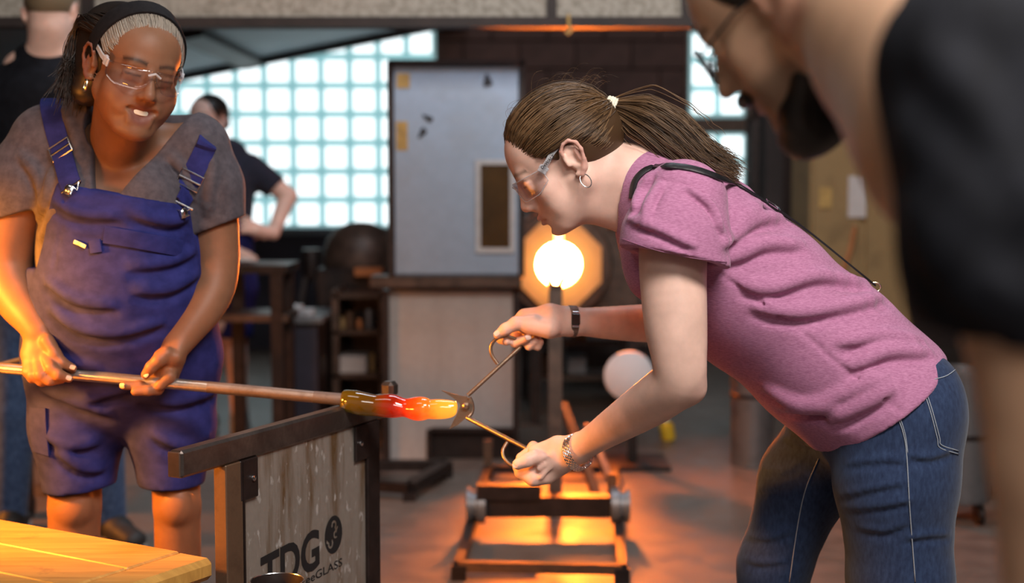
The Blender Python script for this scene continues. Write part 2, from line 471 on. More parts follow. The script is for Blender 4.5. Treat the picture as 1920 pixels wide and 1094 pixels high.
def strands(name, curves, radii, mat, parent, sides=3, **kw):
    """hair: curves (N,m,3), radii (m,) or (N,m)"""
    Cv = np.asarray(curves, float); N, m, _ = Cv.shape
    Tn = np.gradient(Cv, axis=1); Tn /= np.linalg.norm(Tn, axis=2, keepdims=True) + 1e-9
    up = np.broadcast_to(np.array((.31, .2, .93)), Tn.shape); U = np.cross(Tn, up); U /= np.linalg.norm(U, axis=2, keepdims=True) + 1e-9; W = np.cross(Tn, U)
    rr = np.broadcast_to(np.asarray(radii, float), (N, m))[..., None]
    V = np.stack([Cv + rr * (U * math.cos(2 * math.pi * k / sides) + W * math.sin(2 * math.pi * k / sides)) for k in range(sides)], 2)  # N,m,s,3
    idx = np.arange(N * m * sides).reshape(N, m, sides); nx = np.roll(idx, -1, 2)
    Q = np.stack([idx[:, :-1], nx[:, :-1], nx[:, 1:], idx[:, 1:]], -1).reshape(-1, 4)
    rv = np.repeat(rng.random(N), m * sides); at = np.stack([rv, np.tile(np.repeat(np.linspace(0, 1, m), sides), N), rv * 0, rv * 0 + 1], 1)
    return mk(name, V.reshape(-1, 3), Q, mat, parent, True, attr={'tint': at}, **kw)
# ------------------------------------------------------------------ skin, cloth and hair materials
def skin_mat(name, base, lip, dark, rough=.45, sss=.12, blotch=.12):
    m, nt, b = new_mat(name); vec = coords(nt)
    f = noise(nt, vec, 22, 5); g = noise(nt, vec, 160, 3)
    c1 = ramp(nt, f, [(.3, [q * (1 - blotch) for q in base]), (.7, [min(1, q * (1 + blotch * .8)) for q in base])])
    at = nt.nodes.new('ShaderNodeVertexColor'); at.layer_name = 'tint'
    sp = nt.nodes.new('ShaderNodeSeparateColor'); nt.links.new(at.outputs[0], sp.inputs[0])
    c2 = mixc(nt, sp.outputs[0], c1, lip); c3 = mixc(nt, sp.outputs[1], c2, dark); c4_ = mixc(nt, sp.outputs[2], c3, (.8, .76, .72))
    nt.links.new(c4_, b.inputs['Base Color'])
    setb(b, Roughness=rough); b.inputs['Specular IOR Level'].default_value = .28
    b.inputs['Subsurface Weight'].default_value = sss; b.inputs['Subsurface Radius'].default_value = (1, .35, .2); b.inputs['Subsurface Scale'].default_value = .008
    bump(nt, b, g, .18, .0006); return m
def hair_mat(name, dark, light, rough=.42, trans=.25, tip=None):
    m, nt, b = new_mat(name)
    at = nt.nodes.new('ShaderNodeVertexColor'); at.layer_name = 'tint'
    sp = nt.nodes.new('ShaderNodeSeparateColor'); nt.links.new(at.outputs[0], sp.inputs[0])
    c = ramp(nt, sp.outputs[0], [(0, dark), (1, light)])
    if tip: c = mixc(nt, sp.outputs[2], c, tip)
    nt.links.new(c, b.inputs['Base Color']); setb(b, Roughness=rough); b.inputs['Specular IOR Level'].default_value = .6
    if trans:
        tr = nt.nodes.new('ShaderNodeBsdfTranslucent'); nt.links.new(c, tr.inputs[0]); mx = nt.nodes.new('ShaderNodeMixShader'); mx.inputs[0].default_value = trans
        nt.links.new(b.outputs[0], mx.inputs[1]); nt.links.new(tr.outputs[0], mx.inputs[2]); nt.links.new(mx.outputs[0], nt.nodes['Material Output'].inputs[0])
    return m
def cloth_mat(name, lo, hi, scale=(60, 60, 400), rot=(0, 0, 0), rough=.85, weave=900, sheen=.15, contrast=(.35, .65), bumpy=.25):
    m, nt, b = new_mat(name); v = coords(nt, 'Object', scale, rot)
    f = noise(nt, v, 1.0, 4, .6)
    nt.links.new(ramp(nt, f, [(contrast[0], lo), (contrast[1], hi)]), b.inputs['Base Color'])
    setb(b, Roughness=rough); b.inputs['Specular IOR Level'].default_value = .2; b.inputs['Sheen Weight'].default_value = sheen
    bump(nt, b, noise(nt, coords(nt), weave, 2), bumpy, .0008); return m
M = {}
M['skin_fair'] = skin_mat('skin_fair', (.77, .50, .405), (.58, .27, .22), (.12, .07, .045))
M['skin_brown'] = skin_mat('skin_brown', (.215, .10, .055), (.16, .05, .038), (.02, .014, .012), rough=.5)
M['skin_tan'] = skin_mat('skin_tan', (.64, .39, .25), (.46, .21, .15), (.03, .02, .017))
M['heather'] = cloth_mat('pink_heather_jersey', (.31, .11, .215), (.50, .22, .365), (130, 130, 640), (0, R(52), 0), contrast=(.3, .68))
M['denim'] = cloth_mat('dark_denim', (.011, .020, .055), (.032, .056, .125), (160, 160, 60), contrast=(.25, .8), weave=1400)
M['denim_mid'] = cloth_mat('mid_denim', (.03, .06, .14), (.07, .12, .24), (90, 90, 40))
M['blue_twill'] = cloth_mat('blue_work_twill', (.014, .017, .105), (.024, .028, .155), (30, 30, 40), weave=1200, sheen=.0)
M['grey_jersey'] = cloth_mat('charcoal_jersey', (.062, .053, .064), (.092, .079, .092), (60, 60, 60), sheen=.05)
M['black_jersey'] = cloth_mat('black_jersey', (.0055, .006, .009), (.010, .011, .016), (40, 40, 40), sheen=.0)
M['black_cloth'] = cloth_mat('black_knit', (.006, .005, .006), (.011, .009, .010), (80, 80, 80), sheen=0)
M['navy_jersey'] = cloth_mat('navy_jersey', (.014, .015, .026), (.022, .023, .038), (40, 40, 40))
M['thread'] = simple('pale_thread', (.30, .33, .38), .8, var=.2, scale=600)
M['thread_blue'] = simple('blue_thread', (.05, .06, .22), .8, var=.2, scale=600)
M['hair_brown'] = hair_mat('brown_hair', (.055, .027, .012), (.30, .17, .08), trans=.3)
M['hair_black'] = hair_mat('black_hair', (.010, .007, .006), (.045, .030, .022), trans=.1, tip=(.42, .36, .30))
M['hair_blond'] = hair_mat('cropped_blond_hair', (.14, .10, .06), (.30, .22, .13), trans=.1)
M['hair_dark'] = hair_mat('dark_hair', (.010, .008, .007), (.03, .022, .017), trans=.1)
M['chrome'] = simple('polished_steel', (.72, .73, .75), .22, 1.0, var=.08, scale=60)
M['brass_pale'] = simple('pale_brass', (.75, .66, .46), .3, 1.0, var=.1, scale=60)
M['black_leather'] = simple('black_leather', (.012, .011, .013), .42, var=.3, scale=200, bumpy=.2)
M['white_elastic'] = simple('cream_elastic', (.78, .74, .60), .7, var=.15, scale=120, bumpy=.4)
M['watch_dark'] = simple('dark_watch_glass', (.03, .022, .02), .15, var=.2, scale=20)
M['watch_band'] = simple('brown_woven_band', (.17, .10, .075), .6, var=.3, scale=120)
M['teeth'] = simple('teeth_enamel', (.75, .68, .56), .3, var=.05, scale=50)
M['print_black'] = simple('black_print', (.012, .012, .013), .5, var=.1)
M['print_grey'] = simple('grey_print', (.55, .56, .58), .5, var=.1)
M['shoe_dark'] = simple('dark_shoe_leather', (.03, .028, .028), .6, var=.3, scale=30)
M['shoe_grey'] = simple('grey_shoe_mesh', (.22, .22, .23), .8, var=.2, scale=120)
M['sole'] = simple('rubber_sole', (.35, .34, .32), .8, var=.1)
M['mouth'] = simple('mouth_lining', (.10, .02, .018), .5, var=.2)
def clear_mat(name, tint=(.93, .95, .97), gloss=.06):
    m, nt, b = new_mat(name); nt.nodes.remove(b)
    t = nt.nodes.new('ShaderNodeBsdfTransparent'); t.inputs[0].default_value = c4(tint)
    g = nt.nodes.new('ShaderNodeBsdfGlossy'); g.inputs['Roughness'].default_value = .05; g.inputs[0].default_value = (1, 1, 1, 1)
    f = nt.nodes.new('ShaderNodeLayerWeight'); pw = nt.nodes.new('ShaderNodeMath'); pw.operation = 'POWER'; pw.inputs[1].default_value = 3.0; nt.links.new(f.outputs['Facing'], pw.inputs[0])
    a = nt.nodes.new('ShaderNodeMath'); a.operation = 'MULTIPLY_ADD'; a.inputs[1].default_value = .45; a.inputs[2].default_value = gloss * .5; nt.links.new(pw.outputs[0], a.inputs[0])
    mx = nt.nodes.new('ShaderNodeMixShader'); nt.links.new(a.outputs[0], mx.inputs[0]); nt.links.new(t.outputs[0], mx.inputs[1]); nt.links.new(g.outputs[0], mx.inputs[2])
    nt.links.new(mx.outputs[0], nt.nodes['Material Output'].inputs[0]); return m
M['clear_lens'] = clear_mat('clear_polycarbonate', (.955, .945, .96), .12)
def arm_mat():
    m, nt, b = new_mat('clear_plastic_arm'); setb(b, Roughness=.15); b.inputs['Base Color'].default_value = (.82, .84, .88, 1); b.inputs['Specular IOR Level'].default_value = .8
    t = nt.nodes.new('ShaderNodeBsdfTransparent'); t.inputs[0].default_value = (.9, .9, .92, 1); mx = nt.nodes.new('ShaderNodeMixShader'); mx.inputs[0].default_value = .58
    nt.links.new(b.outputs[0], mx.inputs[1]); nt.links.new(t.outputs[0], mx.inputs[2]); nt.links.new(mx.outputs[0], nt.nodes['Material Output'].inputs[0]); return m
M['clear_arm'] = arm_mat()

# ------------------------------------------------------------------ heads
class Frame:
    """a local frame: x to the person's right, y to the front, z up"""
    def __init__(s, o, Mx, sc_): s.o = np.array(o, float); s.M = np.array(Mx, float); s.s = sc_
    def __call__(s, x, y=None, z=None):
        v = np.array(x if y is None else (x, y, z), float); return s.o + s.s * (s.M @ v)
    def arr(s, V): return s.o + s.s * (np.asarray(V) @ s.M.T)
    def inv(s, V): return (np.asarray(V) - s.o) @ s.M / s.s
def frame_fwd(fwd, up):
    f = _n(fwd); r = _n(np.cross(f, up)); u = np.cross(r, f); return np.stack([r, f, u], 1)
def frame_ypr(y, p, r):
    y, p, r = R(y), R(p), R(r)
    Rz = np.array([[math.cos(y), -math.sin(y), 0], [math.sin(y), math.cos(y), 0], [0, 0, 1]])
    Rx = np.array([[1, 0, 0], [0, math.cos(p), -math.sin(p)], [0, math.sin(p), math.cos(p)]])
    Ry = np.array([[math.cos(r), 0, math.sin(r)], [0, 1, 0], [-math.sin(r), 0, math.cos(r)]])
    return Rz @ Rx @ Ry
def head_prims(H, wide=1.0, smile=False, beard=0.0, ears=True, nose=1.0, chin=0.0, short=0.0):
    s = H.s; Pm = []
    def el(c, r, k=.012, op='add', rx=0, ry=0, rz=0):
        Mr = H.M @ frame_ypr(rz, rx, ry)
        Pm.append(Ell(H(c), np.array(r if hasattr(r, '__len__') else (r, r, r)) * s, Mr, k * s, op))
    def co(a, b, r1, r2=None, k=.01, op='add', u=None):
        r1 = np.array(r1) * s if hasattr(r1, '__len__') else r1 * s
        r2 = r1 if r2 is None else (np.array(r2) * s if hasattr(r2, '__len__') else r2 * s)
        Pm.append(Prim(H(a), H(b), r1, r2, None if u is None else H.M @ np.array(u, float), k * s, op))
    W = wide
    el((0, -.014, .035), (.073 * W, .094, .084))
    el((0, .045, .042), (.056 * W, .044, .052), .03)
    co((0, .028, -.025), (0, .056, -.088 + short), (.052 * W, .05), (.030 * W, .028), .03, u=(1, 0, 0))
    for q in (-1, 1):
        co((q * .050 * W, -.002, -.045), (q * .022, .062 + chin, -.098 + short), .019, .015, .025)          # jaw
        el((q * .040 * W, .054, -.022), (.022, .022, .020), .02)                                     # cheekbone
        if smile: el((q * .038 * W, .060, -.040), (.023, .020, .022), .028); el((q * .040 * W, .035, -.055), (.020, .03, .03), .03)
        else: el((q * .034 * W, .052, -.05), (.024, .024, .03), .02)
    co((-.032, .079, .020), (.032, .079, .020), .011, k=.016)                                        # brow
    el((0, .064, -.062), (.030, .027, .030), .02)                                                    # muzzle
    el((0, .077 + chin, -.102 + short), (.019, .016, .014), .016)                                            # chin
    for q in (-1, 1):
        el((q * .031, .099, .001), (.017, .011, .010), .010, 'sub')
        el((q * .031, .0765, -.001), (.0135, .0125, .0125), .002)                                    # eyeball
        co((q * .018, .0855, .0035), (q * .044, .079, .001), .0052, .0045, .004)                     # upper lid
        co((q * .019, .084, -.0085), (q * .043, .078, -.0075), .0042, .0038, .005)                   # lower lid
    co((0, .074, .004), (0, .088, -.034), .013, .015, .010)
    co((0, .089, .010), (0, .103 + .006 * nose, -.026), .0075, .0100, .008)                          # nose
    el((0, .1055 + .006 * nose, -.031), (.0115, .0105, .0095), .006)
    for q in (-1, 1):
        el((q * .0115, .097, -.0345), (.0075, .011, .0075), .005)
        el((q * .0065, .1035, -.0415), (.0038, .006, .004), .003, 'sub')
    if smile:
        co((-.026, .084, -.0550), (.026, .084, -.0550), .0055, k=.006)
        co((-.018, .0840, -.0835), (.018, .0840, -.0835), .0062, k=.006)
        for q in (-1, 1): co((q * .025, .084, -.057), (q * .019, .0855, -.079), .0045, .0045, .005); co((q * .021, .083, -.042), (q * .034, .073, -.062), .0050, .0045, .016)
        co((-.0245, .088, -.0600), (0, .099, -.0690), .0052, .0122, .003, 'sub'); co((.0245, .088, -.0600), (0, .099, -.0690), .0052, .0122, .003, 'sub')
    else:
        co((-.017, .085, -.0635), (0, .0945, -.0615), .0035, .0052, .005); co((.017, .085, -.0635), (0, .0945, -.0615), .0035, .0052, .005)
        co((-.015, .084, -.0715), (0, .0920, -.0725), .0040, .0060, .005); co((.015, .084, -.0715), (0, .0920, -.0725), .0040, .0060, .005)
        co((-.022, .084, -.0668), (0, .0985, -.0668), .0015, .0018, .003, 'sub'); co((.022, .084, -.0668), (0, .0985, -.0668), .0015, .0018, .003, 'sub')
        el((0, .092, -.087 + short * .3), (.016, .007, .0055), .010, 'sub')
    if ears:
        for q in (-1, 1):
            x = q * .076 * W
            el((x, -.014, -.003), (.0075, .0165, .030), .006, rx=-12, rz=q * 18)
            ring = [(.0790, .0020, .001), (.0830, .0015, .018), (.0865, -.008, .0285), (.0890, -.020, .0290), (.0905, -.0300, .019), (.0895, -.0315, .004), (.0860, -.0265, -.013), (.0820, -.0180, -.026), (.079, -.0095, -.0330), (.0765, -.004, -.030)]
            ring = [(q * (a + (W - 1) * .076), b, c) for a, b, c in ring]
            for i in range(len(ring) - 1): co(ring[i], ring[i + 1], .0036 if i < 7 else .0052, .0036 if i < 6 else .0052, .003)
            el((x + q * .0095, -.0125, -.003), (.0085, .010, .014), .004, 'sub', rx=-10)
            el((x + q * .0085, -.017, .014), (.006, .007, .008), .004, 'sub')
            el((x + q * .003, .0015, -.006), (.0045, .004, .007), .003)                              # tragus
            co((x + q * .006, -.022, .010), (x + q * .007, -.020, -.010), .003, .003, .004)          # antihelix
    return Pm
def head_paint(H, brow=.9, lips=.8, stubble=0, smile=False, eye=True):
    def f(V):
        L = H.inv(V); x, y, z = L[:, 0], L[:, 1], L[:, 2]; ax = np.abs(x); n = len(V)
        g = lambda d, s_: np.exp(-(d / s_) ** 2)
        near = (np.abs(L).max(1) < .16)
        lipz = -.0668 if not smile else -.068
        lip = lips * np.clip(1.35 - np.sqrt(((x) / .019) ** 2 + ((z - lipz) / (.0115 if not smile else .018)) ** 2), 0, 1).clip(0, .5) * 2 * (y > .08)
        red = .35 * g(np.hypot(ax - .042, z + .03), .022) * (y > .03) + .6 * (ax > .081) * (np.abs(z) < .05) * (y < .01) * (y > -.05) + .15 * g(np.hypot(x, z + .032), .014) * (y > .09)
        bz = .0235 + .004 * np.sin(np.clip((ax - .012) / .04, 0, 1) * math.pi)
        br = brow * g(z - bz, .0042) * (ax > .011) * (ax < .050) * (y > .05)
        lid = .75 * g(z - .0005, .0018) * (ax > .017) * (ax < .045) * (y > .074)
        if stubble: br = np.maximum(br, stubble * (z < -.045) * (y > .01) * np.clip((-.045 - z) * 60, 0, 1))
        o = np.zeros((n, 4)); o[:, 0] = np.clip(lip + red, 0, 1) * near; o[:, 1] = np.clip(br + lid * eye, 0, 1) * near; o[:, 3] = 1
        return o
    return f
def safety_glasses(H, parent, label, W=1.0, text=None, name='safety_glasses', tilt=0.0, bulge=0.0, edge='clear_lens'):
    """wrap-around clear spectacles worn on the head"""
    g = empty(name, H(0, .1, 0)); adopt(g, parent)
    g.location = Vector(H(0, .1, 0)) ; g['label'] = label
    def row(phi):   # outline of the wrap: two lenses dipping towards the nose
        a = abs(phi) / R(72)
        top = .0165 - .004 * a ** 2; low = -.023 + .021 * math.exp(-(a / .16) ** 2) + .012 * max(0, a - .75) * 4
        return top, low
    def at(phi, z, off=0): return H(math.sin(phi) * (.0725 * W + off), .024 + bulge + math.cos(phi) * (.081 + off) - .10 * max(0, -z) * .15, z + tilt)
    for q in (1, -1):
        V = []; Fc = []; n, m = 14, 7
        ph = np.linspace(R(3), R(73), n) * q
        for off in (0, .0018):
            for p in ph:
                t, l = row(p)
                for j in range(m): V.append(at(p, l + (t - l) * j / (m - 1), off))
        for L in range(2):
            b = L * n * m
            for i in range(n - 1):
                for j in range(m - 1):
                    qd = (b + i * m + j, b + (i + 1) * m + j, b + (i + 1) * m + j + 1, b + i * m + j + 1); Fc.append(qd if (L == 1) == (q == 1) else qd[::-1])
        rim = [i * m for i in range(n)] + [(n - 1) * m + j for j in range(1, m)] + [i * m + m - 1 for i in range(n - 2, -1, -1)] + [j for j in range(m - 2, 0, -1)]
        for i in range(len(rim)):
            a, b = rim[i], rim[(i + 1) % len(rim)]; Fc.append((a, b, b + n * m, a + n * m))
        ln = mk('lens', V, Fc, M['clear_lens'], g, True)
        adopt(MB().tube([V[i + n * m] for i in rim], .0007 * H.s, 6, True).build('lens_edge', M[edge], None, True), ln)
        # arm from the hinge over the ear
        h0 = at(ph[-1], .009, .002); h1 = H(q * .0795 * W, .012, .026 + tilt * .4); h2 = H(q * .0815 * W, -.028, .036); h3 = H(q * .079 * W, -.058, .030)
        pts = spline([h0, h0 * .5 + h1 * .5 + H.M @ np.array((q * .002, 0, .0)), h1, h2, h3], 5)
        nr = [H.M @ np.array((q, 0, 0.0))] * len(pts)
        wd = np.interp(np.linspace(0, 1, len(pts)), [0, .15, .5, .8, 1], [.013, .010, .0085, .009, .012]) * H.s
        ribbon('temple_arm', pts, nr, wd, .0030 * H.s, M['clear_arm'], g)
        hb = MB().box(h0 * .93 + h1 * .07, np.array((.004, .014, .017)) * H.s, H.M[:, 0], _n(h1 - h0), np.cross(H.M[:, 0], _n(h1 - h0)), .0015)
        for t in (.12, .2): hb.box(h0 * (1 - t) + h1 * t, np.array((.0052, .0022, .018)) * H.s, H.M[:, 0], _n(h1 - h0), np.cross(H.M[:, 0], _n(h1 - h0)))
        hb.build('hinge', M['clear_arm'], g)
    nb = MB().tube([at(R(-9), .006, .001), at(0, .012, .003), at(R(9), .006, .001)], .0022 * H.s, 8); nb.build('nose_bridge', M['clear_arm'], g, True)
    return g
def fist_tip(p, d, r): return p
def nail(p, nrm, along, w, l, mat, parent):
    """a finger nail: small curved plate"""
    nrm = _n(nrm); a = _n(np.array(along, float) - nrm * (np.array(along, float) @ nrm)); s = np.cross(a, nrm); V = []; Fc = []
    for i in range(4):
        for j in range(5):
            y = (i / 3 - .5) * l; x = (j / 4 - .5) * w * (1 if i not in (0, 3) else .78); V.append(np.array(p) + a * y + s * x + nrm * (.0016 - (x / w) ** 2 * w * .55))
    for i in range(3):
        for j in range(4): Fc.append((i * 5 + j, i * 5 + j + 1, (i + 1) * 5 + j + 1, (i + 1) * 5 + j))
    n = len(V); V += [v - nrm * .0015 for v in V]; Fc += [tuple(q + n for q in f)[::-1] for f in Fc]
    return mk('finger_nail', V, Fc, mat, parent, True)
M['nail'] = simple('finger_nail_pink', (.78, .56, .47), .3, var=.05)
M['nail_brown'] = simple('finger_nail_tan', (.60, .40, .29), .3, var=.05)
def shoe(parent, ankle, toe_dir, mat, L=.27, W=.095):
    t = _n((toe_dir[0], toe_dir[1], 0)); a = np.array((ankle[0], ankle[1], 0.0)); s = np.array((-t[1], t[0], 0)); z = np.array((0, 0, 1.0))
    pr = [Prim(a - t * .05 + z * .055, a + t * .06 + z * .05, (.040, .05), (.045, .045), s, .02), Prim(a + t * .06 + z * .045, a + t * (L - .10) + z * .035, (.045, .042), (.042, .030), s, .02),
          cone(a - t * .01 + z * .07, a - t * .01 + z * .12, .045, .042, .02), Cut(a + z * .004, -z, .002)]
    sh = flesh('shoe', pr, .008, mat, parent)
    so = [Prim(a - t * .055 + z * .012, a + t * (L - .09) + z * .012, (.046, .012), (.046, .012), s, 0), Cut(a + z * .0, -z, .001)]
    o = flesh('sole', so, .007, M['sole'], None, 1); adopt(o, sh)
# ------------------------------------------------------------------ the woman in the pink shirt
def pink_woman():
    root = empty('person', (0.66, 2.68, 0.0), 'person in a pink heather t-shirt and jeans bending forward and squeezing steel shears', 'person')
    Mh = frame_fwd((-.84, .02, -.545), (-.545, 0, .84))
    s = 1.055
    ear = P(1077, 297, 2.605)
    H = Frame(ear - s * (Mh @ np.array((-.080, -.013, -.003))), Mh, s)
    hp = head_prims(H, wide=.97, nose=-.3, chin=-.002, short=.011)
    neck = [Prim(H(0, -.030, -.045), P(1205, 352, 2.69), (.053, .058), (.060, .066), (0, 1, 0), .035),
            Prim(P(1190, 335, 2.69), P(1250, 385, 2.69), (.062, .062), (.10, .07), (0, 1, 0), .03),
            cone(H(0, .02, -.07), P(1172, 398, 2.69), .034, .040, .035)]
    # arms
    SL, EL, WL = P(1262, 400, 2.53), P(1279, 708, 2.46), P(1084, 842, 2.68)
    armL = limb([(SL, .062), (P(1262, 470, 2.515), .0600), (P(1262, 520, 2.50), .0585), (P(1267, 610, 2.475), .0545), (P(1273, 668, 2.462), .0480), (P(1272, 712, 2.465), .0450), (P(1240, 741, 2.50), .0440), (P(1200, 768, 2.55), .0405), (P(1150, 800, 2.61), .0335), (P(1115, 823, 2.65), .0280), (WL, .0255)])
    armL += [Ell(P(1303, 733, 2.468), .014, None, .03)]
    SR, ER, WR = P(1235, 410, 2.85), P(1335, 600, 2.97), P(1072, 603, 2.90)
    armR = limb([(SR, .055), (P(1290, 520, 2.92), .050), (ER, .043), (P(1230, 606, 2.95), .0405), (P(1150, 606, 2.925), .0345), (WR, .0265)])
    # near (left) hand: back of the hand to us, thumb on the loop
    D = 2.70
    chl = lambda p, r, k: chain(p, [q * 1.07 for q in r], k)
    handL = [Prim(WL, P(1052, 852, D), (.0285, .022), (.034, .020), (0, -.3, -1), .015), Prim(P(1052, 852, D), P(1014, 872, D + .005), (.036, .019), (.042, .017), (.25, 0, -1), .015),
             cone(P(1046, 838, D + .02), P(1012, 848, D + .02), .018, .014, .012),
             ] + chl([P(1018, 896, D), P(1000, 899, D - .004), P(976, 886, D + .004), P(970, 872, D + .035)], [.0135, .0125, .0105, .0095], .006) \
             + chl([P(1014, 880, D), P(992, 884, D + .003), P(974, 875, D + .02), P(980, 862, D + .045)], [.012, .0115, .0105, .009], .006) \
             + chl([P(1012, 858, D), P(1002, 858, D - .014), P(988, 864, D - .02), P(971, 871, D - .021)], [.0135, .0125, .0118, .0102], .006) \
             + chl([P(1010, 850, D + .02), P(990, 852, D + .03), P(976, 858, D + .03)], [.011, .0105, .0085], .005) \
             + chl([P(1014, 845, D + .03), P(1000, 838, D + .04), P(993, 843, D + .05)], [.0105, .0095, .008], .005)
    for a, b in (((1014, 896), (1040, 868)), ((1010, 880), (1038, 860)), ((1008, 862), (1036, 852))):   # tendons
        handL.append(cone(P(*a, D - .018), P(*b, D - .018), .004, .003, .008))
    # far (right) hand: thumb along the handle, fingers curled beneath
    E = 2.88
    handR = [Prim(WR, P(1032, 602, E), (.030, .022), (.034, .024), (0, -.35, -1), .015), Prim(P(1032, 602, E), P(985, 603, E + .005), (.032, .024), (.027, .022), (0, -.3, -1), .015),
             cone(P(1030, 617, E - .025), P(990, 611, E - .025), .020, .0165, .012)] \
             + chain([P(1000, 606, E - .022), P(968, 607, E - .025), P(948, 618, E - .025), P(933, 628, E - .022)], [.0165, .0138, .0118, .0090], .006) \
             + chain([P(972, 602, E + .015), P(948, 618, E + .022), P(940, 636, E + .008), P(950, 641, E - .012)], [.0125, .0110, .0100, .0085], .005) \
             + chain([P(985, 608, E + .02), P(962, 630, E + .02), P(966, 643, E - .006), P(988, 635, E - .022)], [.012, .0108, .0102, .0085], .004) \
             + chain([P(998, 612, E + .015), P(985, 640, E + .012), P(992, 649, E - .006), P(1003, 640, E - .014)], [.0115, .010, .0095, .0075], .004) \
             + chain([P(1012, 612, E + .012), P(1003, 644, E + .008), P(1008, 650, E - .004), P(1014, 642, E - .010)], [.0105, .009, .0085, .0070], .004)
    body = hp + neck + armL + armR + handL + handR
    # chest under the shirt keeps the body one surface from head to hands
    body += [Prim(P(1240, 385, 2.69), P(1310, 465, 2.69), (.12, .05), (.11, .08), (0, 1, 0), .03), cone(SL, P(1245, 400, 2.69), .055, .06, .03), cone(SR, P(1245, 400, 2.69), .05, .06, .03)]
    pm = head_paint(H, brow=.75, lips=.75)
    kn = [P(1014, 896, D - .012), P(1010, 880, D - .012), P(1008, 862, D - .014), P(972, 604, E - .02), P(990, 636, E - .03), P(940, 640, E - .01), P(1308, 738, 2.44)]
    def paint(V):
        o = pm(V)
        for q in kn: o[:, 0] = np.maximum(o[:, 0], .30 * np.exp(-(np.linalg.norm(V - q, axis=1) / .016) ** 2))
        return o
    flesh('body', body, .0031, M['skin_fair'], root, 1, paint)
    for p_, n_, a_ in ((P(967, 873, D - .028), (-.35, -1, .35), (-1, 0, -.3)), (P(931.5, 625.5, E - .031), (-.2, -1, .35), (-1, 0, -.7)), (P(990, 633, E - .030), (.35, -1, .3), (1, 0, .2))):
        nail(np.array(p_), n_, a_, .010, .012, M['nail'], root)
    # ---- shirt
    u = (0, 1, 0)
    T = [P(1232, 372, 2.69), P(1292, 442, 2.69), P(1412, 552, 2.69), P(1552, 668, 2.69), P(1650, 755, 2.69)]
    shirt = [Prim(P(1200, 338, 2.69), P(1228, 372, 2.69), (.068, .060), (.12, .075), u, .02),
             Prim(T[0], T[1], (.125, .080), (.155, .130), u, .03), Prim(T[1], T[2], (.155, .130), (.150, .140), u, .05), Prim(T[2], T[3], (.150, .140), (.158, .142), u, .05), Prim(T[3], T[4], (.158, .142), (.184, .139), u, .05),
             Prim(T[4], P(1700, 800, 2.69), (.184, .139), (.178, .12), u, .05),
             Ell(P(1225, 505, 2.60), (.045, .06, .055), None, .06), Ell(P(1225, 505, 2.78), (.045, .06, .055), None, .06)]
    # hem: cut by the pelvis line, longer at the belly
    sl_a, sl_b = P(1282, 378, 2.53), P(1262, 545, 2.47)
    shirt += [Cut(P(1650, 748, 2.69), P(1745, 880, 2.69) - P(1600, 690, 2.69), .004)]
    shirt += [Ell(P(1562, 772, 2.69), (.080, .15, .040), frame_ypr(0, 0, 12), .03)]
    sleeve = [Prim(sl_a, P(1266, 448, 2.505), (.078, .075), (.090, .086), (1, 0, 0), .03), Prim(P(1266, 448, 2.505), sl_b, (.090, .086), (.104, .090), (1, 0, 0), .03)]
    hemn = _n(np.cross(P(1365, 503, 2.45) - P(1155, 458, 2.45), (0, -1, .12)))
    if hemn[2] > 0: hemn = -hemn
    sleeve += [Cut(P(1260, 481, 2.47), hemn, .004), Prim(P(1262, 490, 2.485), P(1262, 620, 2.46), (.074, .064), (.088, .075), (1, 0, 0), .006, 'sub')]
    sleeveR = [Prim(P(1262, 385, 2.86), P(1255, 450, 2.89), .085, .09, None, .03), Prim(P(1255, 450, 2.89), P(1262, 545, 2.93), .09, .088, None, .03)]
    sleeveR += [Cut(P(1255, 500, 2.90), (.0, .25, -1), .004)]
    full = shirt + [Sub(sleeve, .018), Sub(sleeveR, .018)]
    base = list(full)
    full += creases(base, (([(1395, 548), (1450, 552), (1530, 530), (1620, 541)], .0062), ([(1420, 590), (1500, 598), (1590, 583), (1668, 566)], .0066), ([(1580, 655), (1650, 641), (1725, 650)], .0055),
                   ([(1600, 700), (1660, 672), (1740, 672)], .005), ([(1362, 470), (1415, 425), (1478, 418)], .005), ([(1375, 430), (1425, 395), (1455, 385)], .004), ([(1372, 500), (1430, 470), (1500, 470)], .005),
                   ([(1470, 780), (1540, 770), (1620, 735), (1655, 722)], .006), ([(1440, 745), (1500, 772), (1560, 776)], .005), ([(1560, 800), (1620, 770), (1668, 742)], .005)), .024, .5, 13, .0022)
    full += creases(base, (([(1222, 335), (1198, 372), (1190, 400)], .004), ([(1240, 350), (1215, 395), (1212, 425)], .004), ([(1290, 360), (1335, 395), (1352, 440)], .003), ([(1180, 420), (1240, 440), (1300, 470)], .003)), .016, .4, 9)
    # neckline opening, sleeve seam groove
    full += [Prim(H(0, -.02, -.06), P(1196, 345, 2.69), (.066, .070), (.056, .058), u, .006, 'sub'), Prim(H(0, .02, -.06), P(1150, 385, 2.69), (.05, .05), (.05, .05), u, .006, 'sub')]
    full += folds(base, [([(1235, 336), (1300, 352), (1345, 395), (1366, 440), (1366, 490)], .0018, 'sub', .006, False), ([(1345, 510), (1420, 565), (1500, 620), (1580, 690), (1690, 772)], .0018, 'sub', .007, False)], 6)
    flesh('t_shirt', full, .0040, M['heather'], root, 1)
    # hem stitching: paler double line on sleeve and hem
    for pix in ([(1160, 446), (1220, 466), (1290, 482), (1363, 492)],):
        pts = drape(base, pix, 10, .0006)
        V, Fc = sweep(pts, .0006, 5); o = mk('hem_stitch', V, Fc, M['thread_pink'], root, True)
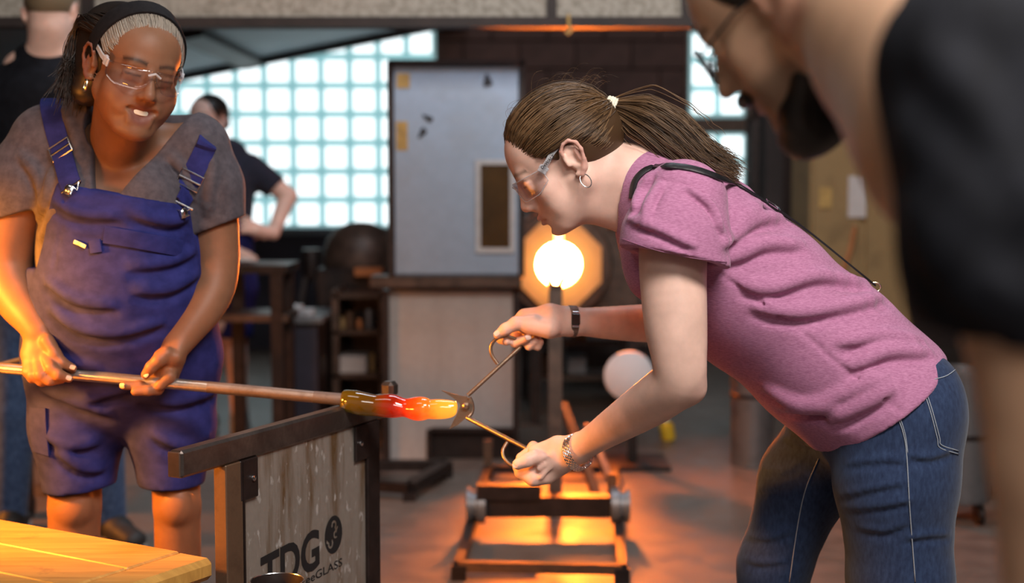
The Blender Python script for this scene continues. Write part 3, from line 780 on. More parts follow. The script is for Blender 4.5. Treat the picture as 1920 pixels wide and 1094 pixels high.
    # ---- jeans
    j = [Prim(P(1655, 755, 2.69), P(1672, 800, 2.69), (.165, .125), (.170, .118), u, .03), Ell(P(1722, 752, 2.61), (.078, .085, .09), None, .05), Ell(P(1715, 760, 2.78), (.075, .085, .09), None, .05),
         Prim(P(1678, 790, 2.605), P(1680, 900, 2.60), (.118, .100), (.110, .100), (1, 0, 0), .04), Prim(P(1680, 900, 2.60), P(1688, 1094, 2.60), (.110, .1), (.093, .09), (1, 0, 0), .03), Prim(P(1688, 1094, 2.60), P(1690, 1210, 2.58), (.093, .09), (.070, .07), (1, 0, 0), .03),
         cone(P(1690, 1210, 2.58), P(1712, 1330, 2.60), .066, .062, .03), cone(P(1712, 1330, 2.60), P(1735, 1500, 2.62), .062, .050, .03),
         Prim(P(1580, 805, 2.79), P(1510, 900, 2.83), (.105, .095), (.088, .09), (1, 0, .3), .04), Prim(P(1510, 900, 2.83), P(1452, 1060, 2.85), (.088, .09), (.070, .075), (1, 0, .2), .03), cone(P(1452, 1060, 2.85), P(1440, 1150, 2.85), .070, .066, .03),
         cone(P(1440, 1150, 2.85), P(1475, 1290, 2.88), .062, .056, .03), cone(P(1475, 1290, 2.88), P(1500, 1430, 2.90), .056, .048, .03),
         Prim(P(1610, 780, 2.69), P(1650, 780, 2.69), (.15, .10), (.16, .11), u, .03), Cut(P(1640, 690, 2.69), (-.35, 0, 1), .004)]
    jb = list(j)
    j += creases(jb, (([(1575, 940), (1640, 925), (1700, 915)], .0030), ([(1590, 965), (1660, 958), (1705, 948)], .0025), ([(1700, 862), (1740, 868), (1785, 855)], .0032), ([(1700, 1020), (1740, 1014), (1780, 1012)], .0028), ([(1610, 1000), (1660, 1005), (1700, 990)], .002),
                   ([(1590, 880), (1650, 872), (1700, 874)], .0025), ([(1402, 930), (1440, 928), (1480, 915)], .003), ([(1398, 1060), (1430, 1066), (1470, 1062)], .003), ([(1395, 1015), (1440, 1020), (1480, 1005)], .003), ([(1430, 890), (1470, 895), (1500, 880)], .0025), ([(1470, 830), (1530, 845), (1570, 838)], .004)), .011, .3, 11, .0030)
    o = flesh('jeans', j, .0050, M['denim'], root, 1)
    for nm, pix, r in (('side_seam', [(1683, 782), (1694, 815), (1700, 855), (1706, 960), (1716, 1092)], .0011), ('pocket_stitch', [(1733, 738), (1745, 775), (1757, 822), (1762, 840), (1797, 852)], .0010), ('pocket_stitch', [(1737, 737), (1749, 775), (1761, 820), (1765, 835), (1797, 846)], .0010),
                       ('waistband_stitch', [(1752, 712), (1775, 705), (1796, 690)], .0010), ('inner_seam', [(1535, 860), (1510, 920), (1495, 990), (1480, 1092)], .0010), ('side_seam', [(1687, 782), (1697, 815), (1702, 850)], .0009)):
        pts = drape(jb, pix, 8, .0008)
        if len(pts) > 2:
            V, Fc = sweep(pts, r, 5); adopt(mk(nm, V, Fc, M['thread'], None, True), o)
    for dx, (a, t) in enumerate(((P(1735, 1500, 2.62), (-1, -.1)), (P(1500, 1430, 2.90), (-1, .1)))): shoe(root, a, t, M['shoe_dark'])
    # ---- hair
    rr = np.array((.0835, .1060, .0955)); cc = np.array((0, -.014, .035))
    cap = [Ell(H(cc), (rr - .003) * s, H.M, .01), Ell(H(0, -.075, .02), np.array((.055, .045, .055)) * s, H.M, .03),
           Ell(H(0, .118, -.052), np.array((.135, .135, .135)) * s, H.M, .006, 'sub'), Cut(H(0, .030, .022), H.M @ _n((0, .60, -.80)), .006),
           Ell(H(-.088, -.010, -.002), np.array((.03, .030, .036)) * s, H.M, .006, 'sub'), Ell(H(.088, -.010, -.002), np.array((.03, .030, .036)) * s, H.M, .006, 'sub')]
    flesh('hair', cap, .0042, M['hair_brown'], root, 1, lambda V: np.tile((.15, .5, 0, 1), (len(V), 1)))
    tie = np.array((0, -.118, .040))
    st = []
    for i in range(2600):
        q = 1 if rng.random() < .5 else -1; t = rng.random()
        # hairline from the middle of the forehead over the temple to the nape
        key = np.array([(0, .080, .082), (.030, .078, .074), (.055, .056, .052), (.068, .034, .030), (.076, .008, .034), (.078, -.03, .026), (.070, -.06, -.010), (.045, -.085, -.045), (0, -.095, -.055)])
        f = t * (len(key) - 1); k0 = min(int(f), len(key) - 2); p = key[k0] + (key[k0 + 1] - key[k0]) * (f - k0); p = p * (q, 1, 1) + rng.normal(0, .0022, 3)
        d0 = _n(p - cc); d1 = _n(tie - cc + rng.normal(0, .006, 3)); lift = rng.uniform(-.002, .0028) + (.004 if rng.random() < .02 else 0)
        om = math.acos(np.clip(d0 @ d1, -1, 1)); ts = np.linspace(0, 1, 13)
        dirs = (np.sin((1 - ts) * om)[:, None] * d0 + np.sin(ts * om)[:, None] * d1) / math.sin(om)
        dirs[:, 2] += .10 * np.sin(ts * math.pi) * (1 - t) * .6; dirs /= np.linalg.norm(dirs, axis=1, keepdims=True)
        rad = 1 / np.sqrt(((dirs / rr) ** 2).sum(1)); sink = np.clip(1 - ts * 8, 0, 1) * .006
        wob = rng.normal(0, .0012, 3)
        pts = cc + dirs * (rad + lift - sink)[:, None] + wob * np.sin(ts * math.pi)[:, None]
        st.append(H.arr(pts))
    strands('hair_strand', st, np.interp(np.linspace(0, 1, 13), [0, .1, 1], [.0004, .0010, .0010]), M['hair_brown'], root, kind='stuff')
    # ponytail
    sp = spline([H(tie), P(1178, 209, 2.68), P(1215, 224, 2.67), P(1262, 255, 2.66), P(1318, 298, 2.64), P(1385, 332, 2.63)], 6)
    m = len(sp); ts = np.linspace(0, 1, m); spread = np.interp(ts, [0, .08, .3, .6, .85, 1], [.011, .020, .042, .049, .042, .036])
    tl = []
    for i in range(2300):
        a = rng.uniform(0, 2 * math.pi); r0 = math.sqrt(rng.random()); ph = rng.uniform(0, 6.28); am = rng.uniform(.001, .008); en = rng.uniform(.72, 1.03); fl = 1 if rng.random() > .03 else rng.uniform(1.2, 1.7)
        T_ = np.linspace(0, en, 22).clip(0, 1); C_ = np.stack([np.interp(T_, ts, sp[:, c]) for c in range(3)], 1); S_ = np.interp(T_, ts, spread) * fl
        up = np.array((.45, 0, .9)); lat = np.array((0, 1.0, 0))
        sag = -.010 * T_ ** 2
        C_ = C_ + up * (S_ * r0 * math.sin(a) * 1.0 + am * np.sin(T_ * 9 + ph) * T_ + sag)[:, None] + lat * (S_ * r0 * math.cos(a) * .8 + am * np.cos(T_ * 7 + ph) * T_)[:, None]
        C_[-4:] += rng.normal(0, .0025, (4, 3)).cumsum(0)
        tl.append(C_)
    strands('ponytail', tl, np.interp(np.linspace(0, 1, 22), [0, .8, 1], [.0009, .0008, .0003]), M['hair_brown'], root, kind='stuff')
    fly = []
    for i in range(90):
        t = rng.random(); d0 = _n((rng.normal(0, .5), rng.uniform(-1, .8), rng.uniform(.2, 1))); p0 = cc + d0 / math.sqrt(((d0 / rr) ** 2).sum())
        dr = _n(np.array((0, -1, .25)) + d0 * .35 + rng.normal(0, .25, 3)); L = rng.uniform(.02, .06); ts2 = np.linspace(0, 1, 10)[:, None]
        fly.append(H.arr(p0 + dr * L * ts2 + d0 * .012 * np.sin(ts2 * 3) - np.array((0, 0, .012)) * ts2 ** 2))
    strands('stray_hair', fly, .00022, M['hair_brown'], root, kind='stuff')
    # hair tie
    tmb = MB(); ax = _n(P(1178, 209, 2.68) - H(tie)); e1 = _n(np.cross(ax, (0, 1, 0))); e2 = np.cross(ax, e1)
    for k in range(4):
        c0 = H(tie) + ax * (-.008 + k * .0050) + ax * .004; ring = [c0 + (e1 * math.cos(a) + e2 * math.sin(a)) * (.0150 + .001 * math.sin(a * 3 + k)) for a in np.linspace(0, 2 * math.pi, 20, endpoint=False)]
        tmb.tube(ring, .0034, 8, True)
    tmb.build('hair_tie', M['white_elastic'], root, True, label='cream elastic hair tie')
    # ---- spectacles, earring, watches, strap
    g = safety_glasses(H, root, 'clear wraparound safety glasses', .97, bulge=-.003, edge='clear_arm')
    temple_text(H, g)
    er = H(-.0815, -.0085, -.046); e1, e2 = H.M[:, 1], H.M[:, 2]
    MB().tube([er + (e1 * math.cos(a) * .0085 + e2 * math.sin(a) * .0125 + H.M[:, 0] * .003 * math.sin(a)) * s for a in np.linspace(0, 2 * math.pi, 28, endpoint=False)], .0011, 8, True).build('hoop_earring', M['chrome'], root, True)
    # bracelet watch of five rows of links
    ax = _n(P(1118, 822, 2.65) - WL); c0 = P(1082, 845, 2.68); e1 = _n(np.cross(ax, (0, 1, 0))); e2 = np.cross(ax, e1)
    w = empty('bracelet_watch', c0); adopt(w, root); w.location = Vector(c0); w['label'] = 'silver link bracelet watch'
    lk = MB().box((0, 0, 0), (.0060, .0030, .0022), bev=.0006).build('bracelet_link', M['chrome'], w); lk.location = Vector((0, 0, 0)); first = True
    n = 30
    for i in range(n):
        for r_ in range(5):
            a = 2 * math.pi * (i + .5 * (r_ % 2)) / n; nr = e1 * math.cos(a) + e2 * math.sin(a); tg = -e1 * math.sin(a) + e2 * math.cos(a)
            loose = .0025 * max(0, -nr[2]) * 3
            p = c0 + nr * (.0305 + loose) + ax * ((r_ - 2) * .0042 + .006 * nr[2])
            o = lk if first else bpy.data.objects.new('bracelet_link', lk.data)
            if not first: col.objects.link(o); adopt(o, w)
            first = False
            Mx = Matrix(((tg[0], ax[0], nr[0], p[0]), (tg[1], ax[1], nr[1], p[1]), (tg[2], ax[2], nr[2], p[2]), (0, 0, 0, 1)))
            o.matrix_basis = Mx
    face = c0 + e2 * np.sign(e2[1]) * .031
    MB().lathe([(.009, -.003), (.0105, -.001), (.0105, .002), (.009, .0035)], face, e2 * np.sign(e2[1])).build('watch_case', M['chrome'], w, True)
    # woven band watch
    ax = _n(P(1150, 606, 2.92) - WR); c0 = P(1072, 603, 2.90); e1 = _n(np.cross(ax, (0, 1, 0))); e2 = np.cross(ax, e1)
    w2 = empty('wrist_watch', c0); adopt(w2, root); w2.location = Vector(c0); w2['label'] = 'dark square watch on a brown band'
    an = np.linspace(0, 2 * math.pi, 28, endpoint=False); pts = [c0 + (e1 * math.cos(a) * .0315 + e2 * math.sin(a) * .0285) for a in an]
    ribbon('watch_band', pts, [e1 * math.cos(a) + e2 * math.sin(a) for a in an], .017, .003, M['watch_band'], w2, True)
    cn = _n(np.array((.10, -1, .25))); cn = _n(cn - ax * (cn @ ax)); cp = c0 + cn * .0305
    MB().box(cp, (.018, .024, .007), ax, np.cross(cn, ax), cn, .0025).build('watch_case', M['watch_dark'], w2)
    for k in (-1, 1): MB().box(cp + np.cross(cn, ax) * k * .014 - cn * .0015, (.014, .005, .004), ax, np.cross(cn, ax), cn, .001).build('watch_lug', M['chrome'], w2)
    # shoulder strap of a bag
    bs = base
    pix = [(1186, 372), (1192, 340), (1215, 318), (1250, 312), (1300, 318), (1350, 335), (1400, 358), (1440, 380)]
    p1 = drape(bs, pix, 4, .002)
    tail = [P(1440, 380, p1[-1][1]) + np.array((0, 0, 0)), P(1500, 422, 2.66), P(1560, 470, 2.66), P(1600, 502, 2.67), P(1640, 535, 2.69)]
    p1 = np.concatenate([p1[:-2], np.array(tail)[0:]]); p1 = spline(p1[::2] if len(p1) % 2 else np.concatenate([p1[:-1:2], p1[-1:]]), 4)
    nr = grads(bs, p1); wd = np.interp(np.linspace(0, 1, len(p1)), [0, .66, .72, 1], [.0145, .0145, .0095, .0085])
    so = ribbon('bag_strap', p1, nr, wd, .0035, M['black_leather'], root, label='thin black leather shoulder strap')
    i = int(np.abs(np.array([proj(q)[0] for q in p1]) - 1452).argmin()); i = min(max(i, 2), len(p1) - 3); tg = _n(p1[i + 1] - p1[i - 1]); nn = _n(nr[i] - tg * (nr[i] @ tg)); sd_ = np.cross(tg, nn)
    fr = [p1[i] + nn * .003 + tg * a * .011 + sd_ * b * .0085 for a, b in ((-1, -1), (1, -1), (1, 1), (-1, 1))]
    bk = MB(); bk.tube(fr, .0012, 6, True); bk.tube([p1[i] + nn * .0045 - tg * .011, p1[i] + nn * .0045 + tg * .013], .001, 6); adopt(bk.build('buckle', M['chrome'], None, True), so)
    adopt(MB().box(p1[i] + tg * .02 + nn * .001, (.013, .006, .006), sd_, tg, nn, .001).build('keeper_loop', M['black_leather'], None), so)
    e = p1[-1]; adopt(MB().tube([e + np.array((.012 * math.cos(a), 0, .009 * math.sin(a) - .004)) for a in np.linspace(0, 6.28, 14, endpoint=False)], .0016, 6, True).build('strap_ring', M['brass_pale'], None, True), so)
    return H, WL, WR
M['thread_pink'] = simple('pink_thread', (.40, .17, .30), .8, var=.2, scale=500)
def text_mesh(body, size, extrude=.0, shear=0.0, bold=0.0):
    cu = bpy.data.curves.new('t', 'FONT'); cu.body = body; cu.size = size; cu.extrude = extrude; cu.shear = shear; cu.offset = bold; cu.resolution_u = 4
    o = bpy.data.objects.new('t', cu); col.objects.link(o); dg = bpy.context.evaluated_depsgraph_get(); dg.update()
    me = bpy.data.meshes.new_from_object(o.evaluated_get(dg)); bpy.data.objects.remove(o)
    V = np.array([v.co[:] for v in me.vertices]); Fc = [tuple(p.vertices) for p in me.polygons]; bpy.data.meshes.remove(me)
    return V, Fc
def temple_text(H, g):
    V, Fc = text_mesh('DeWALT', .0078, .0002, .15, .0002)
    x0 = V[:, 0].max()
    # runs from the hinge back along the near arm
    a = H(-.0795 * .97 - .0025, .046, .0185); b = H(-.0795 * .97 - .0035, .012, .0262)
    ex = _n(b - a); nz = -H.M[:, 0]; ey = np.cross(nz, ex); W_ = a + np.outer(V[:, 0], ex) * 1.05 + np.outer(V[:, 1] - .0080, ey) + np.outer(V[:, 2] + .0030, nz)
    mk('temple_lettering', W_, Fc, M['print_black'], g)
pink_H, pink_WL, pink_WR = pink_woman()
print('pink', round(time.time() - T0, 1))
# ------------------------------------------------------------------ the woman in blue overalls turning the pipe
PIPE_A, PIPE_B = P(-260, 666, 2.90), P(640, 749.5, 2.88)
def pipe_at(px):
    # the point of the pipe axis seen at photo column px
    for _ in range(1):
        best = None
    ts = np.linspace(0, 1, 400); q = PIPE_A[None] + (PIPE_B - PIPE_A)[None] * ts[:, None]
    x = np.array([proj(p)[0] for p in q]); return q[np.abs(x - px).argmin()]
def left_woman():
    root = empty('person', (-.85, 3.08, 0), 'person in blue bib overalls and safety glasses smiling and rolling a steel pipe', 'person')
    Dh = 2.83; Mh = frame_ypr(212, -12, -11); s = 1000.0 / (F / Dh)
    H = Frame(P(253, 134, Dh), Mh, s)
    hp = head_prims(H, wide=1.0, smile=True, nose=.5)
    NB = P(225, 300, 2.98)
    body = hp + [Prim(H(0, -.025, -.045), NB, (.057, .058), (.066, .06), (1, 0, 0), .03), cone(H(0, .02, -.075), P(222, 300, 2.93), .035, .045, .03),
                 Prim(P(225, 292, 3.0), P(222, 370, 2.985), (.13, .075), (.14, .105), (1, 0, 0), .03), Prim(P(222, 370, 2.985), P(225, 470, 3.02), (.14, .105), (.14, .11), (1, 0, 0), .03),
                 Ell(P(170, 372, 2.915), (.075, .055, .07), None, .02), Ell(P(262, 380, 2.915), (.072, .055, .07), None, .02),
                 cone(P(150, 285, 2.97), P(90, 272, 2.99), .06, .058, .03), cone(P(300, 285, 2.98), P(368, 285, 3.0), .06, .058, .03)]
    # arms: her right one is at the left edge of the picture
    SR, ER, WR = P(86, 285, 2.98), P(14, 515, 2.97), P(74, 622, 2.90)
    SL, EL, WL = P(372, 285, 3.0), P(403, 525, 3.0), P(331, 648, 2.91)
    body += limb([(SR, .066), (P(45, 350, 2.98), .065), (P(18, 430, 2.98), .0625), (P(10, 490, 2.975), .056), (P(18, 530, 2.96), .051), (P(38, 568, 2.94), .045), (P(58, 598, 2.915), .036), (WR, .0305)])
    body += limb([(SL, .060), (P(390, 360, 3.005), .0570), (P(400, 430, 3.01), .0535), (P(405, 490, 3.005), .049), (P(400, 535, 2.99), .0465), (P(383, 575, 2.96), .042), (P(356, 615, 2.93), .034), (WL, .0285)])
    # her right hand: back to us, fingers hooked over the pipe from behind, thumb and fore finger pinching it
    p = lambda x, y, d: P(x, y, d)
    d0 = 2.885
    hR = [Prim(WR, p(76, 655, d0), (.030, .022), (.037, .018), (1, 0, .2), .012), Prim(p(76, 655, d0), p(68, 672, d0 - .01), (.037, .018), (.036, .016), (1, 0, .2), .012)] \
        + chain([p(88, 640, d0 - .01), p(102, 664, d0 - .018), p(116, 682, d0 - .02), p(136, 691, d0 - .012)], [.0155, .0135, .0118, .0095], .006) \
        + chain([p(86, 672, d0 - .018), p(96, 690, d0 - .038), p(110, 703, d0 - .042), p(129, 710, d0 - .032)], [.0130, .0122, .0112, .0092], .004) \
        + chain([p(72, 677, d0 - .016), p(76, 703, d0 - .038), p(94, 714, d0 - .036), p(116, 712, d0 - .024)], [.0125, .0118, .0108, .009], .004) \
        + chain([p(59, 677, d0 - .012), p(62, 704, d0 - .032), p(78, 716, d0 - .028), p(98, 716, d0 - .014)], [.0120, .0112, .0102, .0088], .004) \
        + chain([p(51, 672, d0 - .006), p(51, 698, d0 - .024), p(60, 710, d0 - .022), p(76, 714, d0 - .01)], [.0110, .010, .0095, .008], .004)
    # her left hand: palm up under the pipe, thumb on top
    d1 = 2.885
    hL = [Prim(WL, p(318, 672, d1 + .005), (.029, .021), (.034, .019), (1, 0, .8), .012), Prim(p(318, 672, d1 + .005), p(306, 700, d1 + .015), (.033, .019), (.034, .016), (1, 0, .6), .012)] \
        + chain([p(312, 664, d1 - .012), p(298, 676, d1 - .02), p(284, 689, d1 - .022), p(273, 703, d1 - .018)], [.0155, .0138, .0122, .0098], .006) \
        + chain([p(318, 690, d1 + .01), p(318, 706, d1 - .008), p(300, 723, d1 - .014)], [.016, .013, .0115], .006) \
        + chain([p(300, 706, d1 + .018), p(285, 722, d1 + .01), p(262, 724, d1 - .008), p(232, 723, d1 - .016)], [.0125, .0115, .0108, .0088], .005) \
        + chain([p(306, 712, d1 + .01), p(296, 731, d1 - .004), p(278, 733, d1 - .018), p(253, 735, d1 - .024)], [.0125, .0115, .0108, .0088], .004) \
        + chain([p(296, 705, d1 + .026), p(275, 719, d1 + .026), p(245, 719, d1 + .014)], [.0115, .0105, .009], .005)
    body += hR + hL
    # hips and legs carry on under the overalls
    body += [Prim(P(225, 470, 3.02), P(228, 660, 3.08), (.135, .10), (.15, .10), (1, 0, 0), .03), cone(P(165, 680, 3.08), P(142, 890, 3.08), .078, .058, .02), cone(P(305, 680, 3.09), P(328, 890, 3.08), .075, .0535, .02),
             cone(P(142, 890, 3.08), P(140, 950, 3.06), .058, .056, .006), cone(P(140, 950, 3.06), P(138, 1060, 3.09), .056, .056, .008), cone(P(138, 1060, 3.09), P(140, 1310, 3.13), .056, .036, .006), cone(P(140, 1310, 3.13), P(140, 1345, 3.13), .036, .036, .006), Ell(P(140, 945, 3.02), (.035, .025, .04), None, .02),
             cone(P(328, 890, 3.08), P(332, 950, 3.06), .0535, .051, .006), cone(P(332, 950, 3.06), P(334, 1060, 3.09), .050, .050, .008), cone(P(334, 1060, 3.09), P(330, 1310, 3.13), .050, .034, .006), cone(P(330, 1310, 3.13), P(330, 1345, 3.13), .034, .034, .006), Ell(P(332, 945, 3.02), (.032, .025, .04), None, .02)]
    pm = head_paint(H, brow=.85, lips=.8, smile=True)
    flesh('body', body, .0036, M['skin_brown'], root, 1, pm)
    for q, n_, a_ in ((p(136, 689, d0 - .022), (.3, -1, .7), (1, 0, -.3)), (p(129, 709, d0 - .042), (.3, -1, .4), (1, 0, -.3)), (p(274, 703, d1 - .028), (-.4, -1, .5), (-.6, 0, -1)), (p(229, 724, d1 - .025), (-.4, -1, -.1), (-1, 0, 0))):
        nail(np.array(q), n_, a_, .010, .011, M['nail_brown'], root)
    # teeth and the inside of the mouth
    arc = [H(math.sin(a) * .0235, .0660 + math.cos(a) * .0215, -.0640 + .0052 * math.sin(a) ** 2) for a in np.linspace(-1.25, 1.25, 13)]
    ribbon('teeth', arc, [H.M @ np.array((math.sin(a), math.cos(a), 0)) for a in np.linspace(-1.25, 1.25, 13)], .0105 * s, .003 * s, M['teeth'], root)
    shoe(root, P(140, 1345, 3.13), (-.1, -1), M['shoe_dark']); shoe(root, P(330, 1345, 3.13), (.15, -1), M['shoe_dark'])
    # ---- charcoal v-neck shirt
    u = (1, 0, 0)
    tors = [Prim(P(225, 285, 3.0), P(222, 360, 2.985), (.150, .088), (.158, .125), u, .03), Prim(P(222, 360, 2.985), P(225, 470, 3.01), (.158, .125), (.165, .135), u, .04), Prim(P(225, 470, 3.01), P(228, 600, 3.05), (.165, .135), (.185, .15), u, .04),
            Ell(P(168, 385, 2.905), (.085, .065, .085), None, .035), Ell(P(264, 392, 2.905), (.085, .065, .085), None, .035),
            cone(P(160, 262, 2.975), P(100, 262, 2.99), .072, .075, .03), cone(P(300, 268, 2.985), P(358, 275, 3.0), .070, .072, .03), Prim(P(205, 232, 2.97), P(215, 280, 3.0), (.105, .075), (.12, .08), u, .03)]
    slR = [cone(P(90, 275, 2.985), P(52, 345, 2.985), .080, .083, .03), cone(P(52, 345, 2.985), P(24, 440, 2.985), .083, .080, .03), Cut(P(33, 405, 2.985), P(24, 440, 2.985) - P(45, 350, 2.985) + np.array((.055, 0, 0)), .004), cone(P(30, 400, 2.985), P(10, 520, 2.985), .068, .07, .006, 'sub')]
    slL = [cone(P(365, 285, 3.0), P(390, 350, 3.005), .076, .070, .03), cone(P(390, 350, 3.005), P(410, 460, 3.01), .070, .066, .03), Cut(P(407, 425, 3.01), P(412, 460, 3.01) - P(395, 350, 3.005) + np.array((.03, 0, 0)), .004), cone(P(404, 420, 3.01), P(412, 540, 3.01), .057, .06, .006, 'sub')]
    shirt = tors + [Sub(slR, .02), Sub(slL, .02)]
    y_ = np.array((0, 1.0, 0))
    def edge(a, b, side):
        a, b = P(*a, 2.9), P(*b, 2.9); n = np.cross(b - a, y_); n = _n(n); return (a, n * side)
    vneck = Wedge([edge((158, 165), (192, 365), 1), edge((234, 368), (318, 250), 1), (P(220, 300, 3.0), y_)], .006)
    # orient outward
    c_in = P(230, 270, 2.9)
    vneck.pl = [(c, n if (c_in - c) @ n < 0 else -n) for c, n in vneck.pl[:2]] + [(P(220, 300, 3.02), y_)]
    base = list(tors) + [Sub(slR, .02), Sub(slL, .02)]
    shirt += [Prim(H(0, -.03, -.05), P(222, 285, 2.965), (.072, .068), (.070, .055), u, .006, 'sub'), vneck]
    shirt += creases(base, (([(120, 215), (140, 260), (150, 310)], .004), ([(40, 300), (70, 340), (80, 400)], .005), ([(95, 330), (85, 380), (70, 420)], .005), ([(400, 300), (395, 350), (388, 410)], .004), ([(320, 300), (345, 330), (360, 380)], .004), ([(105, 400), (90, 430), (78, 455)], .004)), .02, .4, 8, .002)
    shirt += [Cut(P(228, 560, 3.05), (0, 0, -1), .004)]
    flesh('v_neck_shirt', shirt, .0048, M['grey_jersey'], root, 1)
    # ---- overalls
    ov = [Prim(P(222, 350, 2.985), P(225, 470, 3.01), (.163, .130), (.175, .146), u, .04), Prim(P(225, 470, 3.01), P(226, 560, 3.02), (.175, .146), (.186, .168), u, .05), Prim(P(226, 560, 3.02), P(230, 660, 3.07), (.186, .168), (.205, .155), u, .05),
          Ell(P(168, 390, 2.902), (.087, .070, .087), None, .045), Ell(P(264, 397, 2.902), (.087, .070, .087), None, .045), Ell(P(222, 505, 2.925), (.13, .085, .10), None, .06),
          Prim(P(230, 660, 3.07), P(230, 715, 3.09), (.205, .150), (.20, .135), u, .05)]
    top = Wedge([(P(240, 363, 2.9), -np.array((.19, 0, 1.0))), ], .006)   # everything above the bib edge
    bibL = Wedge([edge((122, 330), (68, 505), 1), (P(60, 505, 2.9), np.array((0, 0, -1.0)))], .006); bibL.pl[0] = (bibL.pl[0][0], bibL.pl[0][1] if (P(0, 400, 2.9) - bibL.pl[0][0]) @ bibL.pl[0][1] < 0 else -bibL.pl[0][1])
    bibR = Wedge([edge((352, 370), (392, 520), 1), (P(400, 515, 2.9), np.array((0, 0, -1.0)))], .006); bibR.pl[0] = (bibR.pl[0][0], bibR.pl[0][1] if (P(480, 420, 2.9) - bibR.pl[0][0]) @ bibR.pl[0][1] < 0 else -bibR.pl[0][1])
    ovt = ov + [top, bibL, bibR]
    lR = [Prim(P(140, 690, 3.08), P(146, 800, 3.07), (.105, .12), (.098, .105), u, .03), Prim(P(146, 800, 3.07), P(150, 960, 3.06), (.098, .105), (.068, .082), u, .03), Cut(P(150, 925, 3.0), (.10, .0, -1), .004), Prim(P(146, 905, 3.06), P(146, 1000, 3.06), (.062, .073), (.068, .08), u, .005, 'sub')]
    lL = [Prim(P(318, 690, 3.09), P(320, 800, 3.08), (.100, .12), (.092, .105), u, .03), Prim(P(320, 800, 3.08), P(322, 960, 3.06), (.092, .105), (.060, .08), u, .03), Cut(P(322, 920, 3.0), (-.02, .0, -1), .004), Prim(P(322, 900, 3.06), P(324, 1000, 3.06), (.055, .07), (.06, .078), u, .005, 'sub')]
    over = ovt + [Sub(lR, .016), Sub(lL, .016)]
    ob = list(over)
    over += creases(ob, (([(90, 545), (140, 578), (210, 588)], .0035), ([(100, 600), (150, 632), (220, 640), (300, 620)], .006), ([(250, 515), (320, 505), (365, 485)], .003),
                         ([(60, 705), (120, 695), (180, 705)], .003), ([(150, 772), (205, 750), (240, 742)], .008), ([(80, 745), (140, 770), (200, 790)], .003), ([(270, 762), (330, 770), (400, 752)], .004), ([(80, 830), (130, 850), (180, 845)], .003), ([(110, 862), (150, 890), (190, 895)], .003),
                         ([(290, 830), (340, 850), (390, 835)], .003), ([(105, 395), (150, 415), (220, 420)], .002), ([(250, 415), (310, 430), (350, 425)], .002), ([(260, 560), (320, 556), (370, 530)], .003)), .022, .35, 16, .003)
    over += folds(ob, [([(146, 445), (200, 452), (270, 466), (335, 480)], .0022, 'sub', .006, False), ([(128, 355), (180, 366), (260, 378), (335, 392)], .0015, 'sub', .005, False), ([(122, 375), (112, 440), (100, 500)], .0016, 'sub', .005, False), ([(355, 405), (368, 450), (378, 500)], .0016, 'sub', .005, False)], 6)
    oo = flesh('bib_overalls', over, .0052, M['blue_twill'], root, 1)
    # bib pocket flap, pen, cargo pocket, straps
    pts = drape(ob, [(196, 440), (240, 447), (290, 456), (338, 466)], 5, .004); adopt(ribbon('pocket_flap', pts, grads(ob, pts), .034, .004, M['blue_twill'], None), oo)
    pts = drape(ob, [(178, 450), (180, 462), (182, 474)], 3, .004); adopt(ribbon('pocket_tab', pts, grads(ob, pts), .024, .004, M['blue_twill'], None), oo)
    pts = drape(ob, [(141, 453), (152, 458), (162, 463)], 3, .004); adopt(ribbon('pen_clip', pts, grads(ob, pts), .008, .003, M['brass_pale'], None), oo)
    pts = drape(ob, [(72, 765), (73, 800), (78, 850)], 4, .002); adopt(ribbon('cargo_pocket', pts, grads(ob, pts), .05, .005, M['blue_twill'], None), oo)
    for pix, back, bq, sl, wd in (([(96, 198), (103, 235), (117, 285), (130, 335), (137, 352)], [P(100, 186, 3.03), P(112, 200, 3.09)], (137, 358), (119, 283), .043), ([(388, 268), (378, 292), (362, 328), (348, 362), (338, 384)], [P(385, 245, 3.06), P(370, 250, 3.11)], (333, 398), (357, 338), .042)):
        f = drape(base, pix, 5, .004); f = f[:]
        pts = spline(np.concatenate([np.array(back)[::-1], f[::3], f[-1:]]), 4); nr = grads(base, pts)
        st = ribbon('strap', pts, nr, wd, .004, M['blue_twill'], oo)
        # slide buckle: two bars and frame
        c0 = drape(base, [sl, (sl[0] + 1, sl[1] + 8)], 2, .010); t = _n(pts[-1] - pts[-6]); n_ = grad(base, c0[0]); t = _n(t - n_ * (t @ n_)); sd_ = np.cross(t, n_); b = MB()
        h = wd * .56
        b.tube([c0[0] + sd_ * x * h + t * y * .016 for x, y in ((-1, -1), (1, -1), (1, 1), (-1, 1))], .0022, 6, True); b.tube([c0[0] - sd_ * h, c0[0] + sd_ * h], .002, 6)
        adopt(b.build('slide_buckle', M['chrome'], None, True), oo)
        e = pts[-1]; bt = drape(base + [], [bq, (bq[0], bq[1] + 1)], 1, .018)[0]; n2 = grad(ob, bt); b = MB()
        b.tube([e - sd_ * h + n_ * .004, e + sd_ * h + n_ * .004], .0022, 6); b.tube([e - sd_ * h * .8 + n_ * .004, e - sd_ * .010 + t * .016 + n_ * .006, bt - sd_ * .010, bt + t * .012, bt + sd_ * .010, e + sd_ * .010 + t * .016 + n_ * .006, e + sd_ * h * .8 + n_ * .004], .0018, 6)
        adopt(b.build('hook', M['chrome'], None, True), oo)
        adopt(MB().lathe([(.004, -.006), (.0095, -.004), (.0105, 0), (.008, .003), (.003, .004)], bt, n2, 16).build('button', M['chrome'], None, True), oo)
    # ---- hair: greying front swept under a black band, dark hair gathered behind
    cc = np.array((0, -.014, .035)); rr = np.array((.080, .101, .092))
